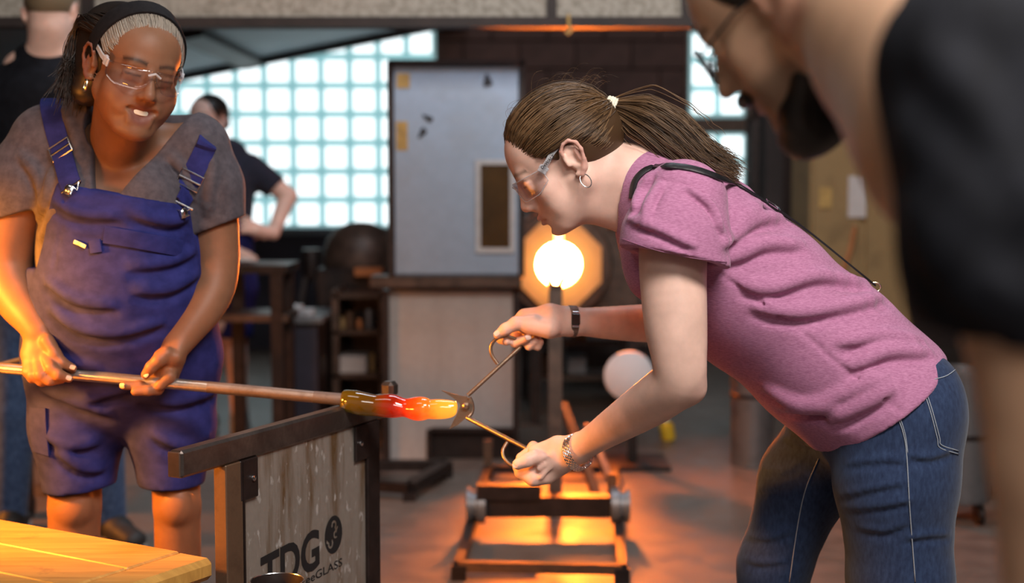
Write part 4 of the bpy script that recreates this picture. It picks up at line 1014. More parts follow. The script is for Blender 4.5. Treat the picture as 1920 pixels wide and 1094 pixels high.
    cap = [Ell(H(cc), rr * s, H.M, .01), Ell(H(.012, -.085, .045), np.array((.075, .055, .07)) * s, H.M, .03), Prim(H(.030, -.085, .05), H(.055, -.085, -.060), np.array((.050, .050)) * s, np.array((.032, .036)) * s, None, .03),
           Ell(H(0, .126, -.058), np.array((.140, .140, .140)) * s, H.M, .006, 'sub'), Wedge([(H(0, .012, .01), H.M @ _n((0, -.92, .4))), (H(0, 0, .03), H.M @ np.array((0, 0, 1.0)))], .006)]
    flesh('hair', cap, .005, M['hair_black'], root, 1, lambda V: np.stack([np.full(len(V), .12), np.full(len(V), .5), np.clip((H.inv(V)[:, 1] - .030) * 40, 0, .55), np.ones(len(V))], 1))
    band_n = _n((0, .42, .90)); an = np.linspace(0, 2 * math.pi, 48, endpoint=False); ring = []; nr = []
    for a in an:
        d = np.array((1.0, 0, 0)) * math.cos(a) + band_n * math.sin(a); q = cc + d / math.sqrt(((d / (rr + .004)) ** 2).sum()); ring.append(H(q)); nr.append(H.M @ _n(d / rr ** 2))
    ribbon('headband', ring, nr, np.array([.044 if math.sin(a) > -.2 else .02 for a in an]) * s, .005, M['black_cloth'], root, True, label='black stretch headband')
    st = []; tint = []
    for i in range(900):      # front, from the hairline up to the band
        q = rng.uniform(-1, 1); th = q * 1.25; y0 = .080 * math.cos(th) ** .6 - .004; p0 = np.array((.072 * math.sin(th), y0, .080 - .062 * abs(q) ** 1.5)) + rng.normal(0, .0035, 3); d0 = _n(p0 - cc)
        d1 = _n(np.array((math.sin(th) * 1.05, .42 * math.cos(th), .90 * math.cos(th) + .06))); ts = np.linspace(0, 1, 7)[:, None]; dd = d0 * (1 - ts) + d1 * ts; dd /= np.linalg.norm(dd, axis=1, keepdims=True)
        rad = 1 / np.sqrt(((dd / (rr + .001)) ** 2).sum(1)) - np.clip(1 - ts[:, 0] * 6, 0, 1) * .008 + rng.uniform(-.001, .002); st.append(H.arr(cc + dd * rad[:, None]))
    o = strands('front_hair', st, .0009, M['hair_black'], root, kind='stuff'); a = o.data.color_attributes['tint']; n = len(o.data.vertices); cbuf = np.zeros(n * 4, np.float32); a.data.foreach_get('color', cbuf); cbuf = cbuf.reshape(-1, 4); cbuf[:, 2] = np.clip(.45 + .5 * cbuf[:, 0], 0, 1); a.data.foreach_set('color', cbuf.ravel())
    st = []
    for i in range(2600):     # behind the band, falling to the nape
        th = rng.uniform(-1.45, 1.45); d0 = _n(np.array((math.sin(th), .38 * math.cos(th), math.cos(th) * .9 + .05))); p0 = cc + d0 / math.sqrt(((d0 / (rr + .003)) ** 2).sum())
        x = math.sin(th); e = np.array((.045 + .055 * x + rng.normal(0, .010), -.115 + .035 * abs(x) + rng.normal(0, .012), -.085 + rng.normal(0, .016) + .05 * rng.random()))
        m1 = np.array((.085 * x + .012, -.095 + rng.normal(0, .006), .085 - .03 * abs(x) + rng.normal(0, .005))); m2 = np.array((.030 + .062 * x, -.135 + .03 * abs(x), -.005)) + rng.normal(0, .006, 3)
        st.append(H.arr(spline([p0, m1, m2, e], 4)))
    strands('back_hair', st, np.interp(np.linspace(0, 1, 13), [0, .8, 1], [.0010, .0010, .0004]), M['hair_black'], root, kind='stuff')
    safety_glasses(H, root, 'clear wraparound safety glasses with a white glint', 1.0, bulge=.006)
    for q in (1,):
        er = H(.0815, -.006, -.046); MB().tube([er + (H.M[:, 1] * math.cos(a) * .006 + H.M[:, 2] * math.sin(a) * .010) * s for a in np.linspace(0, 6.28, 18, endpoint=False)], .0028, 8, True).build('hoop_earring', M['brass_pale'], root, True)
left_woman()
print('left', round(time.time() - T0, 1))
# ------------------------------------------------------------------ the man in black at the right, close to the camera
def near_man():
    root = empty('person', (.95, 1.2, 0), 'bearded person in a black t-shirt and glasses leaning in, closest at the right', 'person')
    s = 1.05; D = 1.58; H = Frame(P(1480, 4, D), frame_ypr(54, -35, -9), s)
    body = head_prims(H, wide=1.03, nose=1.0)
    nb = P(1690, 70, 1.30)
    body += [Prim(H(0, -.035, -.04), nb, (.062, .062), (.075, .07), (0, 0, 1), .04), Prim(nb, P(1830, 200, 1.15), (.09, .08), (.12, .10), (0, 0, 1), .04),
             cone(P(1850, 150, 1.0), P(1950, 600, .95), .056, .050, .02), cone(P(1950, 600, .95), P(1990, 860, .95), .050, .047, .012), cone(P(1990, 860, .95), P(2005, 1150, .97), .047, .043, .01), cone(P(2005, 1150, .97), P(1900, 1700, 1.2), .042, .03, .01),
             Prim(P(1900, 1700, 1.2), P(1880, 1830, 1.24), (.035, .02), (.038, .018), None, .01)]
    for k in range(4): body += chain([P(1865 + k * 22, 1820, 1.24), P(1858 + k * 22, 1920, 1.25), P(1862 + k * 22, 1990, 1.235)], [.0105, .0095, .008], .004)
    body += chain([P(1850, 1760, 1.22), P(1815, 1840, 1.21), P(1815, 1900, 1.21)], [.013, .011, .009], .006)
    flesh('body', body, .0058, M['skin_tan'], root, 1, head_paint(H, brow=.9, lips=.5, stubble=.55))
    q_ = lambda r: np.array((r, r)) * s
    bd = [Prim(H(-.052, .012, -.072), H(-.030, .052, -.104), q_(.014), q_(.018), None, .02), Prim(H(.052, .012, -.072), H(.030, .052, -.104), q_(.014), q_(.018), None, .02),
          Prim(H(-.030, .052, -.104), H(0, .070, -.118), q_(.019), q_(.024), None, .02), Prim(H(.030, .052, -.104), H(0, .070, -.118), q_(.019), q_(.024), None, .02), Ell(H(0, .055, -.125), np.array((.030, .030, .022)) * s, None, .02)]
    flesh('beard', bd, .006, M['hair_dark'], root, 2, lambda V: np.tile((.1, .5, 0, 1.0), (len(V), 1)))
    mo = [Prim(H(-.024, .090, -.058), H(0, .102, -.052), .006 * s, .0075 * s, None, .01), Prim(H(.024, .090, -.058), H(0, .102, -.052), .006 * s, .0075 * s, None, .01)]
    flesh('moustache', mo, .004, M['hair_dark'], root, 1, lambda V: np.tile((.2, .5, 0, 1.0), (len(V), 1)))
    hr = [Ell(H(0, -.016, .038), np.array((.082, .103, .092)) * s, H.M, .01), Ell(H(0, .125, -.06), np.array((.14, .14, .14)) * s, H.M, .006, 'sub'), Cut(H(0, .02, .012), H.M @ _n((0, .35, -.94)), .006), Ell(H(-.09, -.01, -.002), np.array((.03, .033, .036)) * s, H.M, .006, 'sub'), Ell(H(.09, -.01, -.002), np.array((.03, .033, .036)) * s, H.M, .006, 'sub')]
    flesh('hair', hr, .006, M['hair_dark'], root, 1, lambda V: np.tile((.3, .5, 0, 1.0), (len(V), 1)))
    # spectacles with thin dark frames
    g = empty('glasses', H(0, .11, 0)); adopt(g, root); g.location = Vector(H(0, .11, 0)); g['label'] = 'thin dark framed glasses'
    for q in (-1, 1):
        rim = [H(q * (.034 + .026 * math.cos(a) * (1.0)), .104 - .012 * math.cos(a) * 1.0 - abs(math.cos(a)) * .002, -.004 + .021 * math.sin(a)) for a in np.linspace(0, 2 * math.pi, 26, endpoint=False)]
        MB().tube(rim, .0018 * s, 6, True).build('rim', M['print_black'], g, True)
        c = np.mean(rim, 0); V = [c] + rim; mk('lens', V, [(0, i + 1, (i + 1) % 26 + 1) for i in range(26)], M['clear_lens'], g, True)
        MB().tube([H(q * .060, .090, .004), H(q * .078, .03, .012), H(q * .082, -.02, .012), H(q * .080, -.045, -.012)], .0016 * s, 6).build('temple_arm', M['print_black'], g, True)
    MB().tube([H(-.010, .106, .0), H(0, .112, .004), H(.010, .106, .0)], .0016 * s, 6).build('bridge', M['print_black'], g, True)
    # t-shirt: shoulder, sleeve and back
    sl = [cone(P(1835, 130, 1.0), P(1890, 480, .96), .072, .066, .03), cone(P(1890, 480, .96), P(1945, 760, .95), .066, .062, .03), Cut(P(1880, 650, .95), np.array((-.25, 0, -1)), .005), cone(P(1948, 600, .95), P(1990, 860, .95), .0545, .056, .006, 'sub')]
    ts = [Prim(P(1850, 40, 1.22), P(1920, 150, 1.15), (.085, .08), (.15, .13), (0, 0, 1), .04), Prim(P(1970, 150, 1.18), P(2270, 900, 1.22), (.17, .13), (.17, .13), (0, 1, 0), .05), Prim(P(2270, 900, 1.22), P(2320, 1300, 1.3), (.17, .13), (.18, .13), (0, 1, 0), .05), Cut(P(2290, 1330, 1.3), (0, 0, -1), .004), cone(P(1790, 200, 1.27), P(1885, 540, 1.22), .060, .05, .04), Sub(sl, .03)]
    tb = list(ts)
    ts += creases(tb, (([(1750, 130), (1850, 260), (1910, 420)], .006), ([(1700, 250), (1780, 350), (1850, 480)], .005), ([(1720, 400), (1800, 520), (1880, 600)], .005)), .03, .5, 20, .002)
    flesh('t_shirt', ts, .0065, M['black_jersey'], root, 1)
    tr = [Prim(P(2300, 1300, 1.3), P(2310, 1500, 1.32), (.17, .13), (.16, .12), (0, 1, 0), .04), cone(P(2300, 1450, 1.25), P(2270, 2150, 1.25), .09, .07, .03), cone(P(2270, 2150, 1.25), P(2270, 2820, 1.28), .07, .05, .03), cone(P(2340, 1450, 1.42), P(2270, 2050, 1.44), .09, .07, .03), cone(P(2270, 2050, 1.44), P(2270, 2480, 1.46), .07, .05, .03)]
    flesh('trousers', tr, .012, M['black_jersey'], root, 1)
    for a in (P(2270, 2820, 1.28), P(2270, 2480, 1.46)): shoe(root, a, (-1, .3), M['shoe_dark'])
near_man()
# ------------------------------------------------------------------ the man with cropped hair behind
def back_man():
    root = empty('person', (-1.5, 4.72, 0), 'person with cropped blond hair in a black t-shirt and jeans facing away', 'person')
    D = 4.7; s = 1.03; H = Frame(P(95, 22, D), frame_ypr(8, -2, 0), s)
    body = head_prims(H, wide=1.0) + [Prim(H(0, -.03, -.05), P(92, 120, 4.72), (.064, .062), (.075, .06), (1, 0, 0), .03), Prim(P(92, 125, 4.72), P(92, 170, 4.72), (.15, .07), (.17, .09), (1, 0, 0), .03),
            cone(P(-15, 165, 4.72), P(-42, 330, 4.70), .055, .046, .012), cone(P(-42, 330, 4.70), P(-30, 470, 4.58), .044, .03, .01), Prim(P(-30, 470, 4.58), P(-28, 515, 4.55), (.036, .018), (.04, .016), None, .01),
            cone(P(195, 165, 4.72), P(215, 330, 4.74), .055, .046, .012), cone(P(215, 330, 4.74), P(190, 470, 4.66), .044, .03, .01), Prim(P(190, 470, 4.66), P(186, 515, 4.63), (.036, .018), (.04, .016), None, .01)]
    for x, d in ((-28, 4.55), (186, 4.63)):
        for k in range(4): body += chain([P(x - 18 + k * 12, 510, d), P(x - 18 + k * 12, 545, d - .02), P(x - 16 + k * 12, 562, d - .035)], [.010, .009, .0075], .004)
        body += chain([P(x + 22, 490, d - .02), P(x + 28, 520, d - .04)], [.012, .009], .006)
    flesh('body', body, .0085, M['skin_fair'], root, 1, head_paint(H))
    hr = [Ell(H(0, -.016, .040), np.array((.0785, .1005, .088)) * s, H.M, .01), Ell(H(0, .125, -.06), np.array((.14, .14, .14)) * s, H.M, .006, 'sub'), Cut(H(0, .02, .004), H.M @ _n((0, .30, -.95)), .006), Ell(H(-.09, -.01, -.002), np.array((.03, .033, .036)) * s, H.M, .006, 'sub'), Ell(H(.09, -.01, -.002), np.array((.03, .033, .036)) * s, H.M, .006, 'sub')]
    flesh('hair', hr, .007, M['hair_blond'], root, 1, lambda V: np.tile((.5, .5, 0, 1.0), (len(V), 1)))
    u = (1, 0, 0)
    ts = [Prim(P(92, 115, 4.72), P(92, 175, 4.72), (.12, .075), (.19, .11), u, .03), Prim(P(92, 175, 4.72), P(95, 340, 4.72), (.19, .115), (.18, .12), u, .04), Prim(P(95, 340, 4.72), P(100, 520, 4.72), (.18, .12), (.175, .12), u, .04), Cut(P(100, 510, 4.72), (0, 0, -1), .004),
          Sub([cone(P(-5, 165, 4.72), P(-36, 300, 4.71), .075, .068, .02), Cut(P(-33, 270, 4.71), (-.2, 0, -1), .004)], .03), Sub([cone(P(188, 165, 4.72), P(212, 300, 4.73), .075, .068, .02), Cut(P(208, 270, 4.73), (.2, 0, -1), .004)], .03)]
    flesh('t_shirt', ts, .009, M['black_jersey'], root, 1)
    j = [Prim(P(100, 490, 4.72), P(105, 590, 4.72), (.172, .12), (.18, .12), u, .04), cone(P(45, 580, 4.72), P(30, 770, 4.72), .09, .068, .03), cone(P(30, 770, 4.72), P(20, 960, 4.75), .066, .055, .02), cone(P(165, 580, 4.72), P(195, 790, 4.68), .088, .066, .03), cone(P(195, 790, 4.68), P(207, 975, 4.72), .064, .054, .02), Cut((0, 0, .06), (0, 0, -1), .003)]
    flesh('jeans', j, .010, M['denim_mid'], root, 1)
    shoe(root, P(22, 985, 4.75), (-.2, 1), M['shoe_dark']); shoe(root, P(207, 985, 4.72), (.55, -.6), M['shoe_dark'])
back_man()
# ------------------------------------------------------------------ the worker by the window, hand on hip
def far_woman():
    D = 6.74; q = lambda x, y, d=0: P(x, y, D + d)
    root = empty('person', (-1.35, 6.74, 0), 'person in navy t-shirt and blue overall shorts, hand on hip before the window', 'person')
    s = 1.0; H = Frame(q(391, 226), frame_ypr(152, -3, 4), s)
    body = head_prims(H) + [Prim(H(0, -.02, -.05), q(408, 285), (.055, .055), (.062, .055), (1, 0, 0), .03), Prim(q(412, 290), q(415, 330), (.12, .07), (.15, .09), (1, 0, 0), .03)]
    body += [cone(q(478, 318), q(540, 368, .05), .05, .044, .012), cone(q(540, 368, .05), q(512, 438, -.02), .044, .03, .01), cone(q(512, 438, -.02), q(478, 432, -.10), .029, .026, .01), Prim(q(498, 438, -.05), q(466, 424, -.12), (.034, .018), (.036, .016), (0, 0, 1), .01)]
    for k in range(4): body += chain([q(468, 412 + k * 8, -.12), q(458, 408 + k * 9, -.135), q(450, 410 + k * 9, -.13)], [.0105, .0095, .008], .004)
    body += chain([q(486, 440, -.06), q(478, 448, -.03)], [.013, .010], .006)
    body += [cone(q(352, 322), q(345, 400), .05, .044, .012), cone(q(345, 400), q(430, 470, -.18), .043, .028, .01), Prim(q(430, 470, -.18), q(465, 486, -.2), (.034, .02), (.036, .018), (0, 0, 1), .01)]
    for k in range(4): body += chain([q(466, 478 + k * 6, -.20), q(478, 482 + k * 6, -.215), q(482, 492 + k * 5, -.205)], [.010, .009, .008], .004)
    body += [cone(q(380, 610), q(384, 670), .062, .055, .01), cone(q(384, 670), q(386, 790), .053, .036, .01), cone(q(438, 610), q(444, 675), .062, .054, .01), cone(q(444, 675), q(450, 800), .052, .036, .01), Prim(q(410, 520), q(410, 600), (.14, .09), (.14, .09), (1, 0, 0), .03), cone(q(385, 600), q(380, 620), .065, .065, .03), cone(q(435, 600), q(438, 620), .065, .065, .03), Prim(q(415, 330), q(410, 520), (.13, .09), (.14, .09), (1, 0, 0), .03)]
    flesh('body', body, .0085, M['skin_fair'], root, 1, head_paint(H))
    hr = [Ell(H(0, -.018, .036), np.array((.082, .104, .092)) * s, H.M, .01), Ell(H(0, .128, -.06), np.array((.145, .145, .145)) * s, H.M, .006, 'sub'), Cut(H(0, .02, -.01), H.M @ _n((0, .35, -.94)), .006), Ell(H(0, -.11, -.01), np.array((.03, .03, .04)), H.M, .02)]
    flesh('hair', hr, .007, M['hair_dark'], root, 1, lambda V: np.tile((.3, .5, 0, 1.0), (len(V), 1)))
    u = (1, 0, 0)
    ts = [Prim(q(412, 288), q(415, 335), (.13, .08), (.165, .11), u, .03), Prim(q(415, 335), q(410, 440), (.165, .115), (.15, .12), u, .04), Cut(q(410, 450), (0, 0, -1), .004), Sub([cone(q(470, 315), q(525, 358, .03), .068, .062, .02), Cut(q(518, 352, .03), q(540, 372) - q(480, 318), .004)], .03), Sub([cone(q(355, 315), q(348, 390), .068, .06, .02), Cut(q(348, 372), (0, 0, -1), .004)], .03)]
    flesh('t_shirt', ts, .008, M['navy_jersey'], root, 1)
    ov = [Prim(q(408, 360), q(410, 440), (.158, .122), (.155, .128), u, .04), Wedge([(q(400, 365), (0, 0, -1)), ], .006), Wedge([(q(455, 300), (-1, 0, .05)), (q(455, 425), (0, 0, -1))], .006), Prim(q(410, 440), q(412, 540), (.155, .128), (.185, .135), u, .04), cone(q(380, 545), q(380, 640), .098, .085, .03), cone(q(440, 545), q(440, 640), .098, .085, .03), Cut(q(410, 632), (0, 0, -1), .004)]
    oo = flesh('bib_overalls', ov, .009, M['blue_twill'], root, 1)
    for a, b in (((440, 285), (432, 372)), ((368, 285), (376, 372))):
        pts = spline([q(a[0], a[1], -.02), q((a[0] + b[0]) / 2, (a[1] + b[1]) / 2, -.118), q(*b, -.13)], 5); ribbon('strap', pts, [(0, -1, .3)] * len(pts), .042, .006, M['blue_twill'], oo)
    shoe(root, q(386, 800), (-.3, -1), M['shoe_grey'], .25); shoe(root, q(450, 812), (.25, -1), M['shoe_grey'], .25)
    # a folded white rag held in the hand
    rg = [Ell(q(462, 492, -.235), (.05, .03, .022), None, .02), Ell(q(445, 496, -.23), (.03, .03, .02), None, .02)]
    return rg
rag_prims = far_woman()
print('others', round(time.time() - T0, 1))
# ------------------------------------------------------------------ room materials
def concrete_floor():
    m, nt, b = new_mat('concrete_floor'); v = coords(nt); f = noise(nt, v, 1.3, 6, .6); g = noise(nt, v, 9, 6, .65); h = noise(nt, v, 60, 4)
    c = ramp(nt, f, [(.3, (.115, .075, .058)), (.5, (.17, .12, .095)), (.72, (.22, .17, .14))]); c = mixc(nt, .5, c, ramp(nt, g, [(.3, (.08, .06, .05)), (.7, (.19, .155, .13))]), 'MIX')
    nt.links.new(c, b.inputs['Base Color']); nt.links.new(ramp(nt, g, [(.3, (.32, .32, .32)), (.7, (.55, .55, .55))]), b.inputs['Roughness']); bump(nt, b, h, .25, .002); return m
def stained(name, base, stain, rough=.5, metal=.3, sc=6, amount=(.52, .72), vertical=False, speck=None):
    m, nt, b = new_mat(name); v = coords(nt, 'Object', (1, 1, .12) if vertical else (1, 1, 1)); f = noise(nt, v, sc * (4 if vertical else 1), 6, .65, .4); g = noise(nt, coords(nt), sc * 12, 4)
    c = ramp(nt, f, [(amount[0], base), (amount[1], stain)]); c = mixc(nt, ramp(nt, g, [(.35, (.25,) * 3), (.65, (0,) * 3)]), c, [q * .7 for q in base])
    if speck: c = mixc(nt, ramp(nt, noise(nt, coords(nt, 'Object', (1, 1, .5)), 55, 3, .5), [(.62, (0,) * 3), (.70, (1,) * 3)]), c, speck)
    nt.links.new(c, b.inputs['Base Color']); setb(b, Roughness=rough, Metallic=metal); bump(nt, b, g, .15, .002); return m
def emitter(name, color, strength, lo=None):
    m, nt, b = new_mat(name); b.inputs['Base Color'].default_value = c4(color); b.inputs['Emission Color'].default_value = c4(color); b.inputs['Emission Strength'].default_value = strength; return m
M['floor'] = concrete_floor()
M['block_wall'] = simple('painted_block_brown', (.095, .048, .038), .8, var=.25, scale=8, bumpy=.3)
M['mortar'] = simple('dark_mortar', (.05, .03, .025), .9, var=.2, scale=30)
M['plaster_dark'] = simple('dark_plaster', (.045, .033, .030), .9, var=.25, scale=3, bumpy=.1)
M['ceiling'] = simple('dark_ceiling', (.05, .045, .045), .9, var=.2, scale=3)
M['soffit'] = simple('grey_sheet_soffit', (.16, .19, .22), .6, var=.12, scale=2)
M['fibre'] = stained('wood_wool_panel', (.42, .36, .29), (.25, .21, .16), .9, 0, 40, (.45, .6))
M['beam'] = simple('brown_steel_beam', (.028, .017, .014), .6, .2, var=.3, scale=12)
M['black_steel'] = simple('black_steel', (.028, .018, .016), .45, .5, var=.35, scale=25, bumpy=.1)
M['brown_steel'] = simple('heat_browned_steel', (.085, .05, .035), .5, .4, var=.4, scale=18, bumpy=.1)
M['rusty'] = stained('rusty_steel', (.13, .065, .035), (.06, .03, .02), .6, .3, 14)
M['oven_sheet'] = stained('galvanised_oven_sheet', (.34, .42, .54), (.30, .33, .38), .42, .35, 2.2, (.5, .75))
M['oven_low'] = stained('grey_painted_sheet', (.40, .38, .37), (.36, .335, .32), .6, .1, 3, (.45, .7), True)
M['amber_glass'] = simple('dark_amber_glass', (.07, .035, .008), .15, var=.4, scale=6)
M['white_trim'] = simple('pale_metal_trim', (.55, .54, .55), .5, .2, var=.1)
M['ochre'] = simple('ochre_sticker', (.55, .33, .10), .7, var=.2, scale=30)
M['soot'] = simple('soot_mark', (.05, .05, .055), .9, var=.3, scale=40)
M['wood'] = None
M['glass_face'] = emitter('daylit_glass_block', (.86, .97, 1.0), 1.75)
M['glass_rim'] = emitter('daylit_glass_rim', (.42, .68, .70), .50)
M['joint'] = emitter('daylit_joint', (.34, .54, .57), .42)  # mortar emits by itself: the daylight glow is put into the joints
M['fire'] = emitter('furnace_fire', (1.0, .19, .018), 1050)
M['rim_light_glow'] = emitter('rim_light_glow', (1.0, .19, .018), 330); M['slit_fire'] = emitter('slit_fire', (1.0, .42, .10), 14)  # the first emitter feeds the added rim light port
def hot_refractory():
    m, nt, b = new_mat('hot_refractory'); v = coords(nt); f = noise(nt, v, 18, 4)
    nt.links.new(ramp(nt, f, [(.3, (.42, .22, .10)), (.7, (.52, .30, .15))]), b.inputs['Base Color']); setb(b, Roughness=.9)
    ln = nt.nodes.new('ShaderNodeVectorMath'); ln.operation = 'LENGTH'; sb = nt.nodes.new('ShaderNodeVectorMath'); sb.operation = 'SUBTRACT'; sb.inputs[1].default_value = tuple(P(1048, 497, 6.6)); nt.links.new(v, sb.inputs[0]); nt.links.new(sb.outputs[0], ln.inputs[0])
    nt.links.new(ramp(nt, ln.outputs['Value'], [(.10, (1.3, .52, .09)), (.135, (1.0, .33, .045)), (.19, (.50, .15, .022)), (.22, (.30, .09, .015))]), b.inputs['Emission Color']); b.inputs['Emission Strength'].default_value = .85; return m
M['refractory'] = hot_refractory()
M['pale_disc'] = simple('pale_painted_disc', (.62, .58, .58), .7, var=.08, scale=6)
M['yellow'] = simple('yellow_plastic', (.80, .50, .03), .45, var=.08)
M['green'] = simple('green_plastic', (.03, .42, .22), .45, var=.1)
M['white_plastic'] = simple('white_plastic', (.70, .72, .72), .5, var=.06)
M['grey_metal'] = stained('dull_grey_metal', (.20, .20, .21), (.11, .11, .12), .45, .6, 5)
M['tan'] = stained('tan_board', (.36, .22, .09), (.20, .12, .05), .7, 0, 5)
M['navy_wall'] = simple('navy_counter_front', (.022, .020, .038), .6, var=.3, scale=5)
M['orange_tray'] = simple('orange_lit_tray', (.55, .20, .07), .5, .3, var=.2, scale=9)
M['paper'] = simple('white_carton', (.66, .58, .54), .8, var=.06)
M['cup'] = simple('pale_ceramic', (.55, .58, .62), .4, var=.1)
def slab(name, x0, x1, y0, y1, D, depth, mat, parent=None, bev=0.0, **kw):
    """an upright box whose front face covers photo columns x0..x1 and rows y0..y1 at distance D"""
    a, b = P(x0, y1, D), P(x1, y0, D)
    return MB().box(((a[0] + b[0]) / 2, D + depth / 2, (a[2] + b[2]) / 2), (abs(b[0] - a[0]), depth, abs(b[2] - a[2])), bev=bev).build(name, mat, parent, **kw)
def struct(name, loc=(0, 0, 0)): return empty(name, loc, kind='structure')

# ------------------------------------------------------------------ shell
MB().box((0, 4.0, -.05), (12, 13.2, .1)).build('floor', M['floor'], kind='structure')
MB().box((0, 4.2, 4.25), (12, 12.8, .1)).build('ceiling', M['ceiling'], kind='structure')
MB().box((-5.9, 4.0, 2.1), (.1, 13.2, 4.2)).build('wall_left', M['plaster_dark'], kind='structure')
MB().box((5.9, 4.0, 2.1), (.1, 13.2, 4.2)).build('wall_right', M['plaster_dark'], kind='structure')
WD = 10.2
wb = MB().box((0, WD + .20, 2.1), (11.8, .2, 4.2)).build('wall_back', M['mortar'], kind='structure')
# brown blocks of the back wall, seen between the two windows
def block_rows():
    bw, bh = .40, .20; x0 = P(816, 300, WD)[0]; x1 = P(1292, 300, WD)[0]; src = None; z = .0
    row = 0
    while z < 3.0:
        x = x0 + (0 if row % 2 else -bw / 2) + bw / 2
        while x - bw / 2 < x1 - .02:
            l = max(x - bw / 2, x0) + .004; r = min(x + bw / 2, x1) - .004
            if r - l > .05:
                full = abs((r - l) - (bw - .008)) < .001
                if full and src is None:
                    src = MB().box((0, 0, 0), (bw - .008, .06, bh - .008), bev=.005).build('block', M['block_wall'], wb); src.location = Vector(((l + r) / 2, WD + .07, z + bh / 2))
                elif full: share(src, 'block', ((l + r) / 2, WD + .07 + rng.uniform(-.003, .003), z + bh / 2), wb)
                else: MB().box(((l + r) / 2, WD + .07, z + bh / 2), (r - l, .06, bh - .008), bev=.005).build('block', M['block_wall'], wb)
            x += bw
        z += bh; row += 1
block_rows()
# ------------------------------------------------------------------ glass block windows
gb_src = None
def glass_window(name, cols, rows, xr, yb, p=53.0, D=WD):
    """grid of glass blocks, right edge at photo column xr, lower edge at row yb"""
    global gb_src
    g = p * D / F; o = P(xr, yb, D); w = struct(name, (o[0], D, o[2]))
    MB().box((o[0] - g * cols / 2, D + .07, o[2] + g * rows / 2), (g * cols, .05, g * rows)).build('joint_grid', M['joint'], w)
    for i in range(cols):
        for j in range(rows):
            c = (o[0] - g * (i + .5), D, o[2] + g * (j + .5))
            if gb_src is None:
                gb_src = MB().box((0, .02, 0), (g * .945, .05, g * .945), bev=.012).build('glass_block', M['glass_rim'], w)
                gf = MB().box((0, -.008, 0), (g * .74, .012, g * .74), bev=.006).build('glass_face', M['glass_face'], gb_src); gb_src['face'] = gf.name
                gf.matrix_parent_inverse = Matrix.Identity(4); gb_src.location = Vector(c)
            else:
                b = share(gb_src, 'glass_block', c, w); f = bpy.data.objects.new('glass_face', bpy.data.objects[gb_src['face']].data); col.objects.link(f); f.parent = b
    return w, g, o
w1, g1, o1 = glass_window('window_1', 10, 7, 817, 428)
slab('window_sill', 300, 822, 428, 441, WD - .14, .2, M['soffit'], w1)
w2, g2, o2 = glass_window('window_2', 2, 3, 1398, 220)
w3, g3, o3 = glass_window('window_3', 2, 2, 1398, 356)
slab('window_frame', 1286, 1410, 221, 249, WD - .03, .12, M['brown_steel'], w2); slab('window_frame', 1284, 1293, 40, 360, WD - .03, .12, M['brown_steel'], w2); slab('window_frame', 1398, 1412, 40, 360, WD - .03, .12, M['brown_steel'], w2)
# counter front under the long window
slab('trim_1', 250, 830, 441, 800, WD - .05, .1, M['navy_wall'], kind='structure')
# sloping sheet soffit of the lean-to roof, with a rib
far_l, far_r = P(60, 196, WD - .2), P(880, 31, WD - .2)
up = np.array((0, 0, .06)); near = np.array((0, -3.6, .05))
so = mk('trim_2', [far_l, far_r, far_r + near, far_l + near, far_l + up, far_r + up, far_r + near + up, far_l + near + up], [(0, 1, 2, 3), (7, 6, 5, 4), (0, 4, 5, 1), (3, 2, 6, 7), (0, 3, 7, 4), (1, 5, 6, 2)], M['soffit'], kind='structure')
sn = _n(np.cross(far_r - far_l, near))
def on_soffit(px, py): d = ray(px, py); return CAM + d * (((far_l - CAM) @ sn) / (d @ sn))
MB().bar(on_soffit(478, 116), on_soffit(352, 58), .16, .09, sn).build('rib', M['beam'], so)
MB().bar(far_l + np.array((0, -.02, -.02)), far_r + np.array((0, -.02, -.02)), .08, .06).build('edge_angle', M['beam'], so)
# ------------------------------------------------------------------ extraction hood across the top: wood-wool panels in a steel frame
hd = empty('extraction_hood', (0, 5.5, 1.8), 'extraction hood of beige wood-wool panels in a brown steel frame across the top', 'hood')
HD = 5.5
for x0, x1 in ((-420, 152), (170, 1026), (1044, 1296)): slab('hood_panel', x0, x1, -190, 31, HD + .02, .04, M['fibre'], hd)
slab('bottom_beam', -420, 1300, 31, 50, HD - .04, .10, M['beam'], hd)
for x in (152, 1026, 1288): slab('mullion', x, x + 18, -190, 31, HD - .01, .06, M['beam'], hd)
for x0, x1 in ((-420, -402), (1282, 1300)):
    a, b = P(x0, 40, HD), P(x1, 40, HD); MB().box(((a[0] + b[0]) / 2, HD, (a[2] + 4.2) / 2), (.05, .06, 4.2 - a[2] + .02)).build('hanger', M['beam'], hd)
hk = MB(); c = P(1066, 52, HD - .07); hk.tube([c + np.array((0, 0, .05)), c + np.array((0, 0, .01)), c + np.array((.012, 0, -.012)), c + np.array((.0, 0, -.025)), c + np.array((-.014, 0, -.012))], .006, 8); hk.build('hook', M['ochre'], hd, True)
